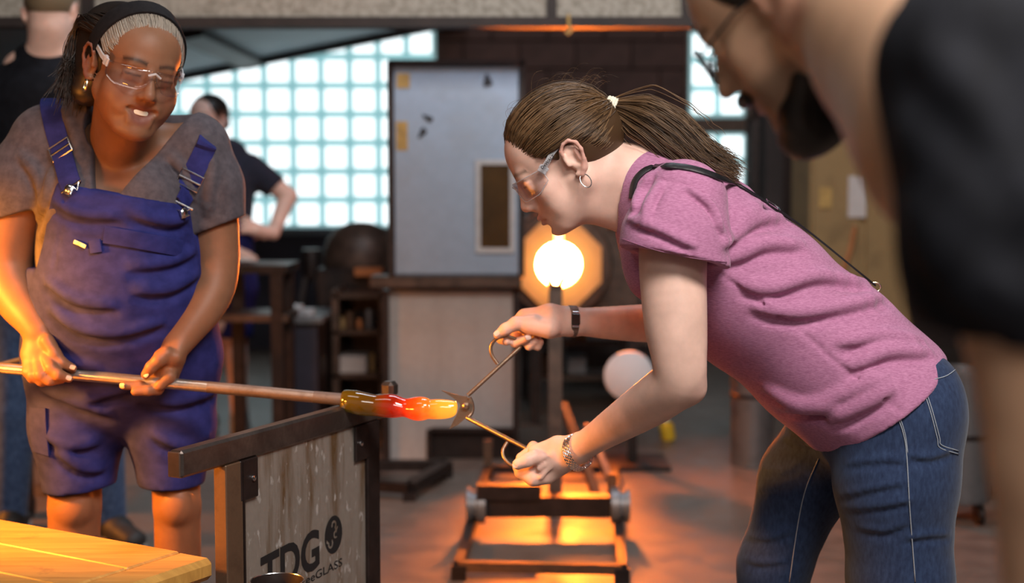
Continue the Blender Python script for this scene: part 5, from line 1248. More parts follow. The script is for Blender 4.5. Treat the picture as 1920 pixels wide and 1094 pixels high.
# ------------------------------------------------------------------ annealing oven in the middle
OD = 6.08
ov = empty('annealing_oven', (P(850, 868, OD)[0], OD, 0), 'tall grey sheet metal annealing oven with a small dark window', 'oven')
slab('body', 734, 972, 122, 868, OD + .05, .42, M['black_steel'], ov)
dr = slab('upper_door', 738, 974, 124, 516, OD, .05, M['oven_sheet'], ov, .006)
for x0, x1, y0, y1 in ((728, 738, 116, 520), (974, 984, 116, 520), (728, 984, 112, 122)): slab('frame_bar', x0, x1, y0, y1, OD - .02, .07, M['black_steel'], ov)
wn = slab('door_window', 900, 957, 309, 466, OD - .012, .012, M['amber_glass'], None); adopt(wn, dr)
for x0, x1, y0, y1 in ((892, 901, 300, 475), (956, 965, 300, 475), (901, 956, 300, 309), (901, 956, 465, 475)): adopt(slab('window_trim', x0, x1, y0, y1, OD - .02, .02, M['white_trim'], None), dr)
for k, r in enumerate(((744, 768, 138, 165), (743, 764, 228, 282))): adopt(slab('sticker', *r, OD - .004, .004, M['ochre'], None), dr)
def blot(px, py, rx, ry, rot, nm='soot_mark'):
    c = P(px, py, OD - .004); k = OD / F; pr = []
    for i in range(11):
        a = 2 * math.pi * i / 11; q = 1 + .25 * math.sin(3 * a + px) ; x, y = rx * q * math.cos(a), ry * q * math.sin(a); pr.append(((x * math.cos(rot) - y * math.sin(rot)) * k, (x * math.sin(rot) + y * math.cos(rot)) * k))
    adopt(MB().prism(pr, c, (1, 0, 0), (0, 0, 1), (0, 1, 0), .003).build(nm, M['soot'], None), dr)
blot(803, 222, 11, 5, -.5); blot(792, 249, 6, 11, -.6); blot(914, 152, 8, 12, .1)
slab('shelf_ledge', 692, 978, 519, 541, OD - .10, .16, M['brown_steel'], ov, .006)
slab('lower_panel', 728, 962, 545, 806, OD + .01, .05, M['oven_low'], ov); slab('lower_panel', 728, 804, 806, 866, OD + .01, .05, M['oven_low'], ov)
for x0, x1, y0, y1 in ((719, 729, 545, 868), (962, 973, 541, 868), (800, 808, 806, 868), (808, 962, 803, 811)): slab('frame_bar', x0, x1, y0, y1, OD - .01, .06, M['black_steel'], ov)
# floor frame in front of the oven
ff = empty('oven_floor_frame', Pz(760, 905, 0), 'low dark steel frame lying on the floor before the oven', 'frame')
q1, q2, q3, q4 = Pz(700, 873, .05), Pz(838, 873, .05), Pz(768, 915, .05), Pz(640, 905, .05)
for a, b in ((q1, q2), (q2, q3), (q3, q4), (q4, q1)): MB().bar(a, b, .05, .04).build('bar', M['black_steel'], ff)
for q in (q1, q2, q3, q4): MB().box((q[0], q[1], .018), (.05, .05, .036)).build('foot', M['black_steel'], ff)
# ------------------------------------------------------------------ glory hole furnace
GD = 6.6; k = GD / F; gc = P(1048, 497, GD)
gf = empty('glory_hole_furnace', (gc[0], GD + .4, 0), 'glowing glory hole furnace with octagonal split doors and white-hot mouth', 'furnace')
MB().box((gc[0] + .14, GD + .67, gc[2] + .02), (.56, .64, .62), bev=.02).build('body', M['brown_steel'], gf)
MB().lathe([(.112, .0), (.245, .0), (.255, .02), (.255, .30), (.112, .30), (.112, .0)], (gc[0], GD + .052, gc[2]), (0, 1, 0), 40, False).build('muffle', M['brown_steel'], gf)
for sx in (-1, 1):
    for sy in (.42, .92): MB().box((gc[0] + .14 + sx * .24, GD + sy, (gc[2] - .29) / 2), (.05, .05, gc[2] - .29)).build('leg', M['black_steel'], gf)
MB().box((gc[0], GD + .075, gc[2] + .27), (.44, .03, .03)).build('door_track', M['black_steel'], gf)
def half_door(sg):
    R0, r = 80 * k / math.cos(R(22.5)), 42 * k; out = []; inn = []
    ang = np.linspace(R(90), R(-90), 17)
    for a in ang:
        gap = 7.5 * k if a > 0 else .001
        # octagon radius at this angle
        b = (a + R(22.5)) % R(45) - R(22.5); ro = R0 * math.cos(R(22.5)) / math.cos(b); x, y = max(ro * math.cos(a), gap), ro * math.sin(a); out.append((x * sg, y))
        x, y = max(r * math.cos(a), gap), r * math.sin(a); inn.append((x * sg, y))
    V = []; n = len(ang)
    for yy in (0, .05):
        for lst in (out, inn): V += [(gc[0] + x, GD + yy, gc[2] + y) for x, y in lst]
    Fc = []
    for i in range(n - 1):
        Fc += [(i, i + 1, n + i + 1, n + i), (2 * n + i, 3 * n + i, 3 * n + i + 1, 2 * n + i + 1), (i, 2 * n + i, 2 * n + i + 1, i + 1), (n + i, n + i + 1, 3 * n + i + 1, 3 * n + i)]
    for e in (0, n - 1): Fc.append((e, n + e, 3 * n + e, 2 * n + e))
    mk('door_half', V, Fc, M['refractory'], gf)
half_door(1); half_door(-1)
MB().lathe([(.1115, 0), (.1115, .01)], (gc[0], GD + .125, gc[2]), (0, 1, 0), 28).build('fire_mouth', M['fire'], gf)
MB().box((gc[0], GD + .047, gc[2] + .15), (.040, .006, .10)).build('door_slit', M['slit_fire'], gf)
MB().box((gc[0] + .10, GD + .52, gc[2] + .46), (.22, .24, .28), bev=.01).build('rim_light_housing', M['brown_steel'], gf)  # unseen box added to carry the rim light port
MB().box((gc[0] + .09, GD + .392, gc[2] + .50), (.13, .012, .09)).build('rim_light_port', M['rim_light_glow'], gf)  # unseen glowing port added for an orange rim on the hair
MB().box((gc[0] + .27, GD + .33, gc[2] + .19), (.06, .04, .06), bev=.006).build('bracket', M['orange_tray'], gf)
# round steel drum behind it
MB().lathe([(.35, 0), (.365, .03), (.365, .6), (.33, .62)], P(1128, 505, 9.1), (.12, -1, 0), 36).build('steel_drum', M['pale_disc'], None, True, label='pale round steel drum end behind the furnace', cat='drum')
M_ = MB(); dp = P(1128, 505, 9.1)
MB().box((dp[0], 8.8, .135), (.5, .5, .27)).build('drum_cradle', M['black_steel'], None, label='black steel cradle under the pale drum', cat='stand')
# ------------------------------------------------------------------ wheeled pipe stand on rails in front of the furnace
ps = empty('yoke_stand', (P(1042, 900, 5.0)[0], 5.1, 0), 'wheeled rail stand with an upright post and pipe yoke before the furnace', 'stand')
SD = 5.35
MB().bar(P(1041, 545, SD), P(1041, 952, SD - .1), .05, .05, (1, 0, 0)).build('post', M['brown_steel'], ps)
yk = MB(); c = P(1042, 546, SD); yk.bar(c + np.array((0, 0, -.05)), c + np.array((0, 0, .025)), .05, .05, (1, 0, 0))
for sx in (-1, 1): yk.bar(c + np.array((sx * .010, 0, .012)), c + np.array((sx * .032, 0, .052)), .020, .03, (0, 1, 0))
yk.build('yoke', M['brown_steel'], ps)
r1, r2, r3, r4 = Pz(860, 1062, .04), Pz(1166, 1068, .04), Pz(1152, 880, .04), Pz(915, 880, .04)
for a, b in ((r1, r4), (r2, r3), (r1, r2), (r4, r3)): MB().bar(a, b, .03, .03).build('rail', M['rusty'] if a is r1 and b is r2 else M['black_steel'], ps)
for q in (r1, r2, r3, r4): MB().box((q[0], q[1], .022), (.045, .045, .044)).build('foot', M['black_steel'], ps)
x1, x2 = Pz(895, 948, .10), Pz(1160, 948, .10); x2[1] = x1[1]
MB().bar(x1, x2, .07, .07).build('axle_beam', M['black_steel'], ps); MB().bar(x1 + np.array((0, -.03, .055)), x1 * .55 + x2 * .45 + np.array((0, -.03, .055)), .05, .05).build('counterweight', M['black_steel'], ps)
for q, sg in ((x1, -1), (x2, 1)): MB().lathe([(.03, -.03), (.062, -.028), (.062, .0), (.05, .004), (.05, .02), (.062, .022), (.062, .035), (.02, .04)], q, (sg, 0, 0), 24).build('wheel', M['grey_metal'], ps, True)
MB().bar(P(1056, 760, 5.7), P(1120, 935, 5.15), .03, .03).build('brace', M['rusty'], ps)
MB().bar(P(1100, 800, 5.6), P(1155, 925, 5.15), .025, .025).build('brace', M['grey_metal'], ps)
MB().bar(r4 + np.array((.0, 0, 0)), r4 + np.array((0, 0, .12)), .035, .035, (1, 0, 0)).build('end_stop', M['rusty'], ps); MB().bar(x2 + np.array((-.02, .05, 0)), x2 + np.array((-.02, .05, .10)), .03, .03, (1, 0, 0)).build('end_stop', M['rusty'], ps)
# pale round disc, shelf rack and clutter right of the stand
dc = P(1181, 704, 5.9); ds = empty('disc_stand', (dc[0], 5.95, 0), 'pale round disc on a dark stand right of the rail stand', 'stand')
MB().lathe([(.085, -.01), (.103, 0), (.103, .05), (.09, .06)], dc, (-.18, -1, .05), 36).build('disc', M['pale_disc'], ds, True)
MB().bar((dc[0] + .02, 6.0, 0), (dc[0] + .02, 6.0, dc[2]), .04, .04, (1, 0, 0)).build('post', M['black_steel'], ds); MB().box((dc[0] + .02, 6.0, .01), (.3, .3, .02)).build('base', M['black_steel'], ds)
yb = Pz(1254, 825, 0); ybo = empty('yellow_bottle', yb, 'small yellow bottle standing on the floor in the background', 'bottle')
MB().lathe([(.03, 0), (.034, .01), (.034, .07), (.018, .085), (.016, .09)], yb, (-.2, 0, 1), 20).build('body', M['yellow'], ybo, True); MB().lathe([(.017, .09), (.017, .11), (.012, .112)], yb, (-.2, 0, 1), 16).build('cap', M['white_plastic'], ybo, True)
# rack behind the post with shelves
rk = empty('tool_rack', (P(1110, 700, 7.2)[0], 7.2, 0), 'dark steel rack with shelves under the furnace', 'rack')
for x in (985, 1235): MB().bar((P(x, 700, 7.6)[0], 7.85, 0), (P(x, 700, 7.6)[0], 7.85, .62), .04, .04, (1, 0, 0)).build('upright', M['black_steel'], rk)
for z in (.12, .32, .52): MB().box((P(1110, 700, 7.6)[0], 7.95, z), (P(1235, 0, 7.6)[0] - P(985, 0, 7.6)[0], .3, .025)).build('shelf', M['brown_steel'], rk)
for i, (x, w, z, h, mt) in enumerate(((1030, 30, .12, .12, 'rusty'), (1085, 40, .12, .10, 'grey_metal'), (1090, 30, .32, .13, 'tan'), (1015, 30, .32, .1, 'orange_tray'))):
    c = P(x, 700, 7.62); ww = w * 7.6 / F; MB().box((c[0], 7.9, z + .0135 + h / 2), (ww, .14, h), bev=.008).build('storage_box', M[mt], None, label=['rusty box at the left of the lower rack shelf', 'grey metal box on the lower rack shelf', 'tan box on the middle rack shelf', 'copper coloured box on the middle rack shelf'][i], cat='box', group='boxes on the tool rack')
# ------------------------------------------------------------------ left background: benches, cabinet and clutter
tb = empty('steel_table', Pz(520, 800, 0), 'dark steel table with tall legs behind the person in overalls', 'table')
TD = 6.1
for x, d in ((522, 0), (522, .28), (425, .28)): c = P(x, 700, TD); MB().bar((c[0], TD + d, 0), (c[0], TD + d, P(520, 505, TD)[2]), .06, .05, (1, 0, 0)).build('leg', M['black_steel'], tb)
a, b = P(400, 505, TD), P(540, 505, TD); MB().box(((a[0] + b[0]) / 2, TD + .14, a[2] + .0), (b[0] - a[0], .36, .035)).build('table_top', M['black_steel'], tb)
MB().box(((a[0] + b[0]) / 2, TD + .14, .62), (b[0] - a[0], .32, .03)).build('lower_shelf', M['brown_steel'], tb)
cb = empty('black_cabinet', Pz(565, 790, 0), 'low black cabinet with cups on top', 'cabinet')
slab('body', 540, 600, 606, 800, 6.6, .5, M['black_steel'], cb, .01); slab('top', 534, 604, 598, 607, 6.57, .56, M['grey_metal'], cb); slab('door', 545, 595, 616, 790, 6.585, .02, M['navy_wall'], cb)
for i, (x, h) in enumerate(((556, 22), (578, 16))):
    c = P(x, 598, 6.75); MB().lathe([(.022, 0), (.03, .01), (.032, h * .003), (.028, h * .003)], c, (0, 0, 1), 18).build('cup', M['cup'], None, True, label=['taller pale cup on the black cabinet', 'shorter pale cup on the black cabinet'][i], cat='cup', group='cups on the cabinet')
sh = empty('shelf_unit', Pz(655, 800, 0), 'dark brown shelf unit filled with tools beside the oven', 'shelf')
for x in (624, 712): slab('upright', x, x + 10, 545, 805, 6.9, .35, M['brown_steel'], sh)
for y in (552, 620, 702, 770): slab('shelf', 624, 722, y, y + 8, 6.9, .35, M['brown_steel'], sh)
slab('back_panel', 624, 722, 545, 800, 7.24, .02, M['black_steel'], sh)
cols = ('tan', 'rusty', 'orange_tray', 'grey_metal', 'brown_steel')
nm = ['tan tin at the left of the upper shelf', 'rusty tin on the upper shelf', 'copper tin at the middle of the upper shelf', 'grey tin at the right of the upper shelf', 'brown tin at the right of the lower shelf', 'tan tin beside the white carton', 'rusty tin at the left of the lower shelf']
for i, (x, yb_, w, h) in enumerate(((642, 620, 12, 26), (656, 620, 16, 36), (674, 620, 12, 22), (692, 620, 16, 40), (690, 770, 14, 34), (698, 702, 10, 40), (660, 770, 16, 30))):
    c = P(x, yb_, 7.0); r = w * 7.0 / F / 2; MB().lathe([(r * .9, 0), (r, .01), (r, h * 7 / F - .01), (r * .8, h * 7 / F)], c, (0, 0, 1), 14).build('tin', M[cols[i % 5]], None, True, label=nm[i], cat='tin', group='tins on the shelf unit')
slab('carton', 636, 686, 669, 702, 6.95, .18, M['paper'], None, .004, label='small white carton on the dark shelf unit', cat='box')
hd2 = empty('brown_hood', (P(665, 480, 7.6)[0], 7.8, 0), 'brown domed kiln hood behind the oven', 'kiln')
c = P(676, 500, 7.6); MB().lathe([(.0, .24), (.06, .235), (.13, .205), (.18, .14), (.20, .06), (.20, 0)][::-1], c, (0, 0, 1), 32, False).build('dome', M['brown_steel'], hd2, True)
MB().box((c[0], 7.6, c[2] / 2), (.42, .42, c[2]), bev=.01).build('body', M['black_steel'], hd2)
slab('orange_lit_tray', 664, 716, 503, 519, 7.28, .08, M['orange_tray'], hd2, .004)  # plain metal tray, the orange light on it put into its colour
# tall dark stool with a steel mug
stl = empty('tall_stool', Pz(583, 760, 0), 'tall dark stool with a round seat by the window counter', 'stool')
c = P(584, 474, 8.0); MB().lathe([(.03, -.16), (.05, -.14), (.06, 0), (.055, .02)], c, (0, 0, 1), 20).build('seat', M['black_steel'], stl, True)
for sx in (-1, 1):
    for sy in (-1, 1): MB().bar((c[0] + sx * .03, c[1] + sy * .03, c[2] - .14), (c[0] + sx * .14, c[1] + sy * .14, 0), .025, .025, (1, 0, 0)).build('leg', M['black_steel'], stl)
# left edge: brown post, green bottle on a low table
lt = empty('work_trolley', Pz(30, 850, 0), 'brown steel trolley at the left edge behind the pipe', 'trolley')
LD = 5.0
slab('tray', -90, 62, 800, 818, LD, .5, M['rusty'], lt); slab('post', -14, 10, 560, 805, LD + .1, .06, M['brown_steel'], lt); slab('upper_tray', -120, 12, 596, 610, LD + .1, .4, M['brown_steel'], lt)
for x, y in ((8, LD + .05), (38, LD + .05), (-80, LD + .05), (20, LD + .42)):
    c = P(x, 700, LD); MB().lathe([(.02, -.018), (.04, -.014), (.04, .014), (.02, .018)], (c[0], y, .04), (1, 0, 0), 18).build('caster', M['black_steel'], lt, True)
    MB().bar((c[0], y, .05), (c[0], y, P(0, 810, LD)[2]), .03, .03, (1, 0, 0)).build('leg', M['black_steel'], lt)
for i, (x, w, y0, mt, lb) in enumerate(((41, 28, 602, 'green', 'green bottle standing on the trolley behind the pipe'), (17, 18, 610, 'white_plastic', 'white bottle standing on the trolley beside the green one'))):
    c = P(x, 800, LD + .2); r = w * 5.2 / F / 2; zt = P(x, y0, LD + .2)[2]; zb = P(0, 800, LD)[2]; h = zt - zb; bo = empty('spray_bottle', (c[0], c[1], zb), lb, 'bottle')
    MB().lathe([(r * .9, 0), (r, .01), (r, h * .8), (r * .45, h * .9), (r * .4, h * .93)], (c[0], c[1], zb), (0, 0, 1), 20).build('body', M[mt], bo, True); MB().lathe([(r * .5, h * .93), (r * .5, h), (r * .3, h)], (c[0], c[1], zb), (0, 0, 1), 14).build('cap', M['white_plastic'], bo, True)
# right background: dark columns, board, bin, drum on wheels
slab('trim_3', 1402, 1424, 225, 800, 8.4, .2, M['black_steel'], kind='structure'); slab('trim_4', 1428, 1470, 200, 800, 8.2, .2, M['plaster_dark'], kind='structure')
cb2 = empty('tan_cabinet', Pz(1580, 760, 0), 'tan cabinet with a white notice in the right background', 'cabinet')
CD = 7.4
slab('body', 1512, 1720, 250, 770, CD, .5, M['tan'], cb2, .01); slab('door', 1520, 1612, 262, 760, CD - .02, .02, M['tan'], cb2); slab('door', 1618, 1712, 262, 760, CD - .02, .02, M['tan'], cb2); slab('notice', 1590, 1625, 330, 408, CD - .03, .008, M['paper'], cb2); slab('notice', 1536, 1560, 352, 390, CD - .03, .008, M['ochre'], cb2)
hs = MB().tube(spline([P(1603, 425, CD - .033), P(1594, 470, CD - .033), P(1580, 520, CD - .033), P(1590, 600, CD - .033), P(1572, 770, CD - .033)], 6), .012, 8); hs.build('orange_hose', M['orange_tray'], None, True, label='orange hose hanging on the tan cabinet', cat='hose')
def bin_(name, px, py0, py1, w, D, label, cat, wheels=False, mat='grey_metal'):
    c = P(px, 700, D); h0 = P(px, py0, D)[2]; r = w * D / F / 2; zb = .08 if wheels else 0; e = empty(name, (c[0], D, 0), label, cat)
    MB().lathe([(r * .92, zb), (r * .95, zb + .01), (r, h0 - .03), (r * 1.04, h0 - .02), (r * 1.04, h0), (r * .95, h0), (r * .93, h0 - .05)], (c[0], D, 0), (0, 0, 1), 28, False).build('drum', M[mat], e, True)
    MB().lathe([(r * .92, zb), (r * .9, zb + .005)], (c[0], D, 0), (0, 0, 1), 28).build('bottom', M[mat], e); MB().lathe([(r * .96, h0 * .55), (r * 1.03, h0 * .56), (r * 1.03, h0 * .58), (r * .97, h0 * .59)], (c[0], D, 0), (0, 0, 1), 28, False).build('hoop', M['black_steel'], e, True)
    if wheels:
        for a in (.5, 2.1, 3.7, 5.3): MB().lathe([(.015, -.012), (.035, -.01), (.035, .01), (.015, .012)], (c[0] + r * .7 * math.cos(a), D + r * .7 * math.sin(a), .036), (1, 0, 0), 14).build('caster', M['black_steel'], e, True)
    return e
bin_('metal_bin', 1412, 640, 860, 84, 6.0, 'dull metal bin on the floor behind the person in pink', 'bin')
bin_('wheeled_drum', 1812, 690, 930, 110, 5.0, 'grey metal drum on casters at the right behind the jeans', 'drum', True)
bin_('wheeled_drum', 1880, 720, 930, 90, 5.4, 'smaller grey drum on casters at the far right', 'drum', True)
# ------------------------------------------------------------------ the gaffer's bench: steel rail, posts, heat shield and wooden seat
def wood_mat():
    m, nt, b = new_mat('varnished_maple'); v = coords(nt, 'Object', (3, 40, 10), (0, 0, BANG)); f = noise(nt, v, 1.6, 5, .6, .6); g = noise(nt, coords(nt), 7, 4); d = noise(nt, coords(nt, 'Object', (1, 1, 1)), 14, 5, .7)
    c = ramp(nt, f, [(.3, (.42, .20, .045)), (.7, (.62, .33, .08))]); c = mixc(nt, ramp(nt, d, [(.58, (0,) * 3), (.75, (.7,) * 3)]), c, (.20, .10, .04))
    nt.links.new(c, b.inputs['Base Color']); setb(b, Roughness=.36); bump(nt, b, f, .1, .001); return m
RA, RB = P(355, 838, 2.434), P(640, 760, 2.88); RB[2] = RA[2] = PIPE_B[2] - .0130
e1 = _n(np.array((RB[0] - RA[0], RB[1] - RA[1], 0))); e2 = np.array((e1[1], -e1[0], 0)); zz = np.array((0, 0, 1.0))
BANG = math.atan2(e2[1], e2[0])
M['wood'] = wood_mat()
RL = np.linalg.norm(RB - RA)
bn = empty('gaffer_bench', (RA[0], RA[1], 0), 'glassblowing bench with steel arm rail, stained metal heat shield and maple seat', 'bench')
def bp(t, s, z): return np.array((RA[0], RA[1], 0)) + e1 * t + e2 * s + zz * z
rz = RA[2]
M['rail_steel'] = stained('worn_rail_steel', (.11, .085, .075), (.20, .165, .145), .33, .8, 9, (.45, .7))
MB().box(bp(RL / 2 + .07, 0, rz - .024), (.030, RL + .22, .048), e2, e1, zz, .005).build('arm_rail', M['rail_steel'], bn)
MB().box(bp(-.0415, 0, rz - .024), (.026, .004, .044), e2, e1, zz, .0015).build('rail_end_cap', M['brown_steel'], bn)
MB().box(bp(RL + .195, 0, rz + .008), (.032, .035, .035), e2, e1, zz, .008).build('rail_stop', M['rail_steel'], bn)
def rail_t(px):     # distance along the rail seen at a photo column
    ts = np.linspace(-.1, .9, 600); return ts[np.abs(np.array([proj(bp(t, 0, rz))[0] for t in ts]) - px).argmin()]
t1, t2 = rail_t(425) + .002, rail_t(690)
M['shield'] = stained('stained_heat_shield', (.38, .33, .285), (.17, .09, .03), .42, .5, 6, (.45, .68), True, (.62, .59, .56))
M['post_brown'] = stained('browned_post', (.15, .085, .05), (.09, .05, .03), .5, .4, 10)
for t in (t1, t2): MB().box(bp(t, 0, (rz - .048) / 2), (.028, .050, rz - .048), e2, e1, zz, .002).build('post', M['post_brown'] if t == t1 else M['black_steel'], bn)
for t, sg in ((t1, 1), (t2, -1)):
    MB().box(bp(t + sg * .045, .012, rz - .085), (.006, .055, .075), e2, e1, zz, .002).build('corner_bracket', M['black_steel'], bn)
    MB().lathe([(.006, 0), (.0055, .003), (.002, .004)], bp(t + sg * .055, .0155, rz - .085), e2, 12).build('rivet', M['chrome'], bn, True)
MB().box(bp((t1 + t2) / 2, .004, rz - .048 - .31), (.004, t2 - t1 - .04, .62), e2, e1, zz).build('heat_shield', M['shield'], bn)
MB().box(bp(t1 + .0265, .0145, (rz - .05) / 2), (.003, .004, rz - .05), e2, e1, zz).build('post_edge', M['black_steel'], bn)
def pan(px, py):     # photo pixel -> (t, z) on the heat shield
    d = ray(px, py); n = e2; o = bp(0, .0062, 0); q = CAM + d * (((o - CAM) @ n) / (d @ n)); return (q - bp(0, 0, 0)) @ e1, q[2]
def panel_mesh(name, pts2, faces, thick=.0008): mk(name, [bp(t, .0062 + (thick if i >= 0 else 0), z) for i, (t, z) in enumerate(pts2)], faces, M['print_black'], bn)
def letters(name, body, topleft, topright, cap, shear=0.0, bold=.0):
    V, Fc = text_mesh(body, 1.0, 0, shear, bold); lo, hi = V.min(0), V.max(0); (ta, za), (tb_, zb_) = pan(*topleft), pan(*topright)
    fx = (V[:, 0] - lo[0]) / (hi[0] - lo[0]); fy = (V[:, 1] - hi[1]) / (hi[1] - lo[1]); t = ta + (tb_ - ta) * fx; z = za + (zb_ - za) * fx + cap * fy
    panel_mesh(name, list(zip(t, z)), Fc)
cap = .082
letters('shield_lettering', 'TDG', (488, 1046), (598, 988), cap, .0, .028)
letters('shield_lettering', 'freeGLASS', (560, 1088), (641, 1046), .017, .0, .004)
def logo():
    (tc, zc) = pan(625, 1003); (tr, _), (_, zt) = pan(641, 1000), pan(625, 967); a, b = abs(tr - tc), abs(zt - zc) * .98
    V = []; Fc = []
    nx, ny = 46, 84
    sp = [(0.05, .50, .30, -1.1), (.25, -.02, .26, .9), (-.35, -.42, .30, 2.6)]
    ids = {}
    def inside(x, y):
        if x * x + y * y > 1: return False
        for cx, cy, r, ph in sp:
            dx, dy = x - cx, (y - cy) * 1.0; rr_ = math.hypot(dx, dy * 1.15); an_ = (math.atan2(dy, dx) - ph) % (2 * math.pi)
            if r * .50 < rr_ < r and an_ < 4.6: return False
            if abs(math.hypot(dx - math.cos(ph) * r * 1.25, dy - math.sin(ph) * r * 1.25)) < r * .55 and an_ < 1.0: return False
        return True
    for i in range(nx):
        for j in range(ny):
            if inside((i + .5) / nx * 2 - 1, (j + .5) / ny * 2 - 1):
                q = []
                for di, dj in ((0, 0), (1, 0), (1, 1), (0, 1)):
                    kx = (i + di, j + dj)
                    if kx not in ids: ids[kx] = len(V); V.append((tc + (kx[0] / nx * 2 - 1) * a, zc + (kx[1] / ny * 2 - 1) * b))
                    q.append(ids[kx])
                Fc.append(tuple(q))
    panel_mesh('shield_emblem', V, Fc)
logo()
# maple seat: boards with a cleated end, standing left of the rail
zs = .546; c1 = Pz(404, 1046, zs); c2 = Pz(-10, 972, zs); s2 = _n(c2 - c1); s1 = np.array((-s2[1], s2[0], 0)); s1 = s1 if s1[1] < 0 else -s1
# s1 runs toward the camera, s2 to the left
end_w = .085
for i in range(4):
    w = .13; c = c1 + s2 * (end_w + .55) + s1 * (w * (i + .5)); MB().box(c - zz * .02, (1.1, w - .0015, .04), s2, s1, zz, .003).build('seat_board', M['wood'], bn)
MB().box(c1 + s2 * end_w / 2 + s1 * .26 - zz * .02, (end_w - .0015, .52, .04), s2, s1, zz, .010).build('seat_end_cleat', M['wood'], bn)
for a, b in ((.09, .06), (.09, .46), (1.1, .06), (1.1, .46)):
    c = c1 + s2 * a + s1 * b; MB().box((c[0], c[1], (zs - .04) / 2), (.04, .04, zs - .04), s2, s1, zz).build('seat_leg', M['black_steel'], bn)
c = c1 + s2 * .05 + s1 * .24; MB().bar(bp(t1, 0, .40), np.array((c[0], c[1], .40)), .03, .03).build('tie_bar', M['black_steel'], bn)
# rim of a bucket hanging by the shield
bk = P(520, 1128, 2.44); be = empty('water_bucket', (bk[0], bk[1], 0), 'dark metal bucket standing in front of the heat shield', 'bucket'); zt = P(520, 1090, 2.44)[2]
MB().lathe([(.035, .0), (.038, .005), (.045, zt - .004), (.048, zt), (.045, zt + .001), (.040, zt - .02), (.034, .02)], (bk[0], bk[1], 0), (0, 0, 1), 28, False).build('pail', M['black_steel'], be, True)
MB().tube([(bk[0] + .0475 * math.cos(a), bk[1] + .0475 * math.sin(a), zt) for a in np.linspace(0, 6.283, 28, endpoint=False)], .002, 6, True).build('rim', M['chrome'], be, True)
# ------------------------------------------------------------------ pipe, second rod, hot glass, shears
pi_ = empty('blowing_pipe', PIPE_A, 'long steel blowing pipe resting on the bench rail', 'pipe')
M['pipe_steel'] = stained('steel_pipe', (.55, .51, .48), (.36, .28, .23), .28, .85, 14, (.45, .75)); M['pipe_brown'] = stained('browned_steel_pipe', (.32, .25, .21), (.20, .14, .11), .38, .8, 20, (.45, .7)); M['pipe_tip'] = stained('scaled_pipe_tip', (.16, .13, .12), (.08, .06, .055), .55, .6, 30)
ax = _n(PIPE_B - PIPE_A); PM = pipe_at(390)
MB().tube([PIPE_A, PM], .0116, 20).build('shaft', M['pipe_steel'], pi_, True); MB().tube([PM - ax * .002, pipe_at(590)], .0121, 20).build('sleeve', M['pipe_brown'], pi_, True); MB().lathe([(.0121, 0), (.0124, .004), (.0126, .04), (.0132, .06), (.0125, .066)], pipe_at(588), ax, 20).build('head', M['pipe_tip'], pi_, True)
MB().tube([P(-260, 756, 3.02), P(52, 671, 3.2)], .0065, 12).build('punty_rod', M['pipe_steel'], None, True, label='thin steel rod behind the hand at the left edge', cat='rod')
def glass_mat():
    m, nt, b = new_mat('hot_glass'); at = nt.nodes.new('ShaderNodeVertexColor'); at.layer_name = 'tint'; sp = nt.nodes.new('ShaderNodeSeparateColor'); nt.links.new(at.outputs[0], sp.inputs[0]); t = sp.outputs[0]
    add = nt.nodes.new('ShaderNodeMath'); add.operation = 'MULTIPLY_ADD'; add.inputs[1].default_value = .12; nt.links.new(noise(nt, coords(nt), 60, 3), add.inputs[0]); sub = nt.nodes.new('ShaderNodeMath'); sub.operation = 'SUBTRACT'; sub.inputs[1].default_value = .06; nt.links.new(t, sub.inputs[0]); nt.links.new(sub.outputs[0], add.inputs[2]); t = add.outputs[0]
    nt.links.new(ramp(nt, t, [(0, (.055, .040, .003)), (.28, (.065, .026, .003)), (.45, (.12, .008, .004)), (.6, (.35, .03, .005)), (.8, (.5, .15, .02))]), b.inputs['Base Color'])
    nt.links.new(ramp(nt, t, [(0, (.020, .014, .0)), (.26, (.045, .017, .0)), (.42, (.16, .004, .0)), (.54, (.55, .012, .0)), (.66, (1.0, .06, .002)), (.76, (1.1, .17, .006)), (.84, (1.15, .34, .02)), (1, (1.15, .45, .04))]), b.inputs['Emission Color']); b.inputs['Emission Strength'].default_value = 1.0
    setb(b, Roughness=.06); b.inputs['Coat Weight'].default_value = .7; b.inputs['Coat Roughness'].default_value = .03; return m
M['hot_glass'] = glass_mat()
def hot_glass():
    pr = [(638, 750, 15), (644, 751, 20), (658, 753, 23), (676, 757, 24), (694, 760, 21), (706, 761, 19), (722, 761, 21.5), (738, 762, 22), (750, 764, 19), (758, 765, 16.5), (766, 766, 19), (778, 767, 23.5), (790, 767, 24.5), (800, 767, 22), (805, 768, 18.5), (810, 768, 19.5), (824, 768, 19), (842, 768, 17), (853, 767, 14), (858, 766.5, 8)]
    n = 40; V = []; Fc = []; tt = []
    for i, (x, y, r) in enumerate(pr):
        D = 2.88 - (x - 640) / 220 * .03; c = P(x, y, D); rr = r * D / F
        for k in range(n):
            a = 2 * math.pi * k / n; wob = 1 + .05 * math.sin(2 * a + x * .05); V.append(c + (np.array((0, 1, 0)) * math.cos(a) + np.array((.08, 0, 1)) * math.sin(a)) * rr * wob); tt.append((x - 640) / 219)
    m = len(pr)
    for i in range(m - 1):
        for k in range(n): l = (k + 1) % n; Fc.append((i * n + k, i * n + l, (i + 1) * n + l, (i + 1) * n + k))
    Fc += [tuple(range(n))[::-1], tuple((m - 1) * n + k for k in range(n))]
    t = np.array(tt); o = mk('hot_glass', V, Fc, M['hot_glass'], None, True, label='glowing lumpy gather of hot glass on the pipe end', cat='glass', attr={'tint': np.stack([t, t, t, np.ones_like(t)], 1)})
    md = o.modifiers.new('s', 'SUBSURF'); md.levels = 1; md.render_levels = 2
hot_glass()
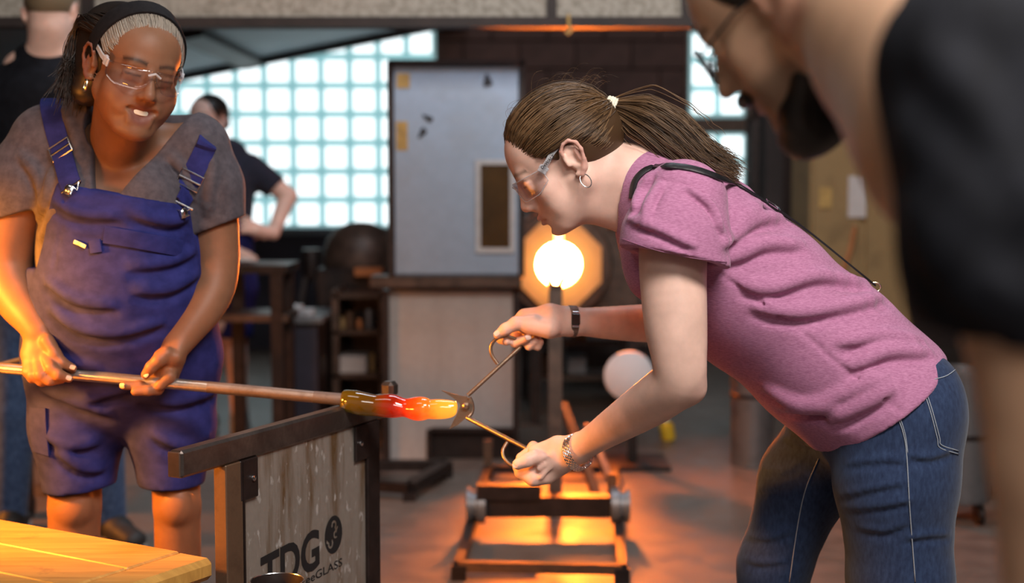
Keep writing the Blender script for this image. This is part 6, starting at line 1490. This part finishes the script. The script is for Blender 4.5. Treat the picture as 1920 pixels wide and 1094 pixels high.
sh_ = empty('glass_shears', P(874, 762, 2.84), 'steel diamond shears gripping the tip of the hot glass', 'shears')
M['shear_steel'] = stained('bronzed_steel', (.34, .24, .17), (.22, .14, .09), .36, .85, 20)
def blade(tip, outer, inner, root_, D, nm):
    pts = [tip] + outer + root_ + inner; k = D / F; c = P(874, 762, D); poly = [((x - 874) * k, -(y - 762) * k) for x, y in pts]
    MB().prism(poly, c, (1, 0, 0), (0, 0, 1), (0, 1, 0), .004).build(nm, M['shear_steel'], sh_)
blade((827, 732), [(842, 736), (862, 742), (876, 744)], [(866, 772), (862, 757), (848, 745)], [(886, 758), (878, 778)], 2.842, 'blade')
blade((842, 806), [(850, 790), (856, 778), (862, 764)], [(872, 786), (858, 798)], [(874, 748), (888, 756), (884, 776)], 2.836, 'blade')
MB().lathe([(.006, -.006), (.0075, -.003), (.0075, .003), (.004, .006)], P(873.5, 762.5, 2.832), (0, -1, 0), 18).build('pivot_bolt', M['shear_steel'], sh_, True)
kk = [P(880, 746, 2.84), P(884, 754, 2.84), P(886, 764, 2.84), P(884, 775, 2.838), P(877, 784, 2.834)]
MB().tube(spline(kk, 4), .0042, 10).build('spring_bow', M['shear_steel'], sh_, True)
up_ = [P(877, 742, 2.845), P(925, 698, 2.855), P(975, 652, 2.87)]; MB().tube(up_, .0042, 10).build('handle', M['shear_steel'], sh_, True)
lo_ = [P(876, 784, 2.834), P(930, 812, 2.79), P(1000, 848, 2.735)]; MB().tube(lo_, .0046, 10).build('handle', M['shear_steel'], sh_, True)
MB().tube(spline([P(933, 683, 2.856), P(922, 666, 2.858), P(921, 648, 2.86), P(934, 634, 2.86), P(955, 632, 2.862), P(972, 640, 2.868), P(976, 652, 2.87)], 5), .0036, 10).build('finger_loop', M['shear_steel'], sh_, True)
MB().tube(spline([P(951, 830, 2.772), P(943, 845, 2.765), P(946, 860, 2.755), P(960, 873, 2.745), P(980, 874, 2.735), P(996, 862, 2.735), P(1000, 848, 2.735)], 5), .0038, 10).build('finger_loop', M['shear_steel'], sh_, True)
flesh('cleaning_rag', rag_prims, .008, M['paper'], None, 1, label='white rag held by the worker at the window', cat='rag')
print('room', round(time.time() - T0, 1))
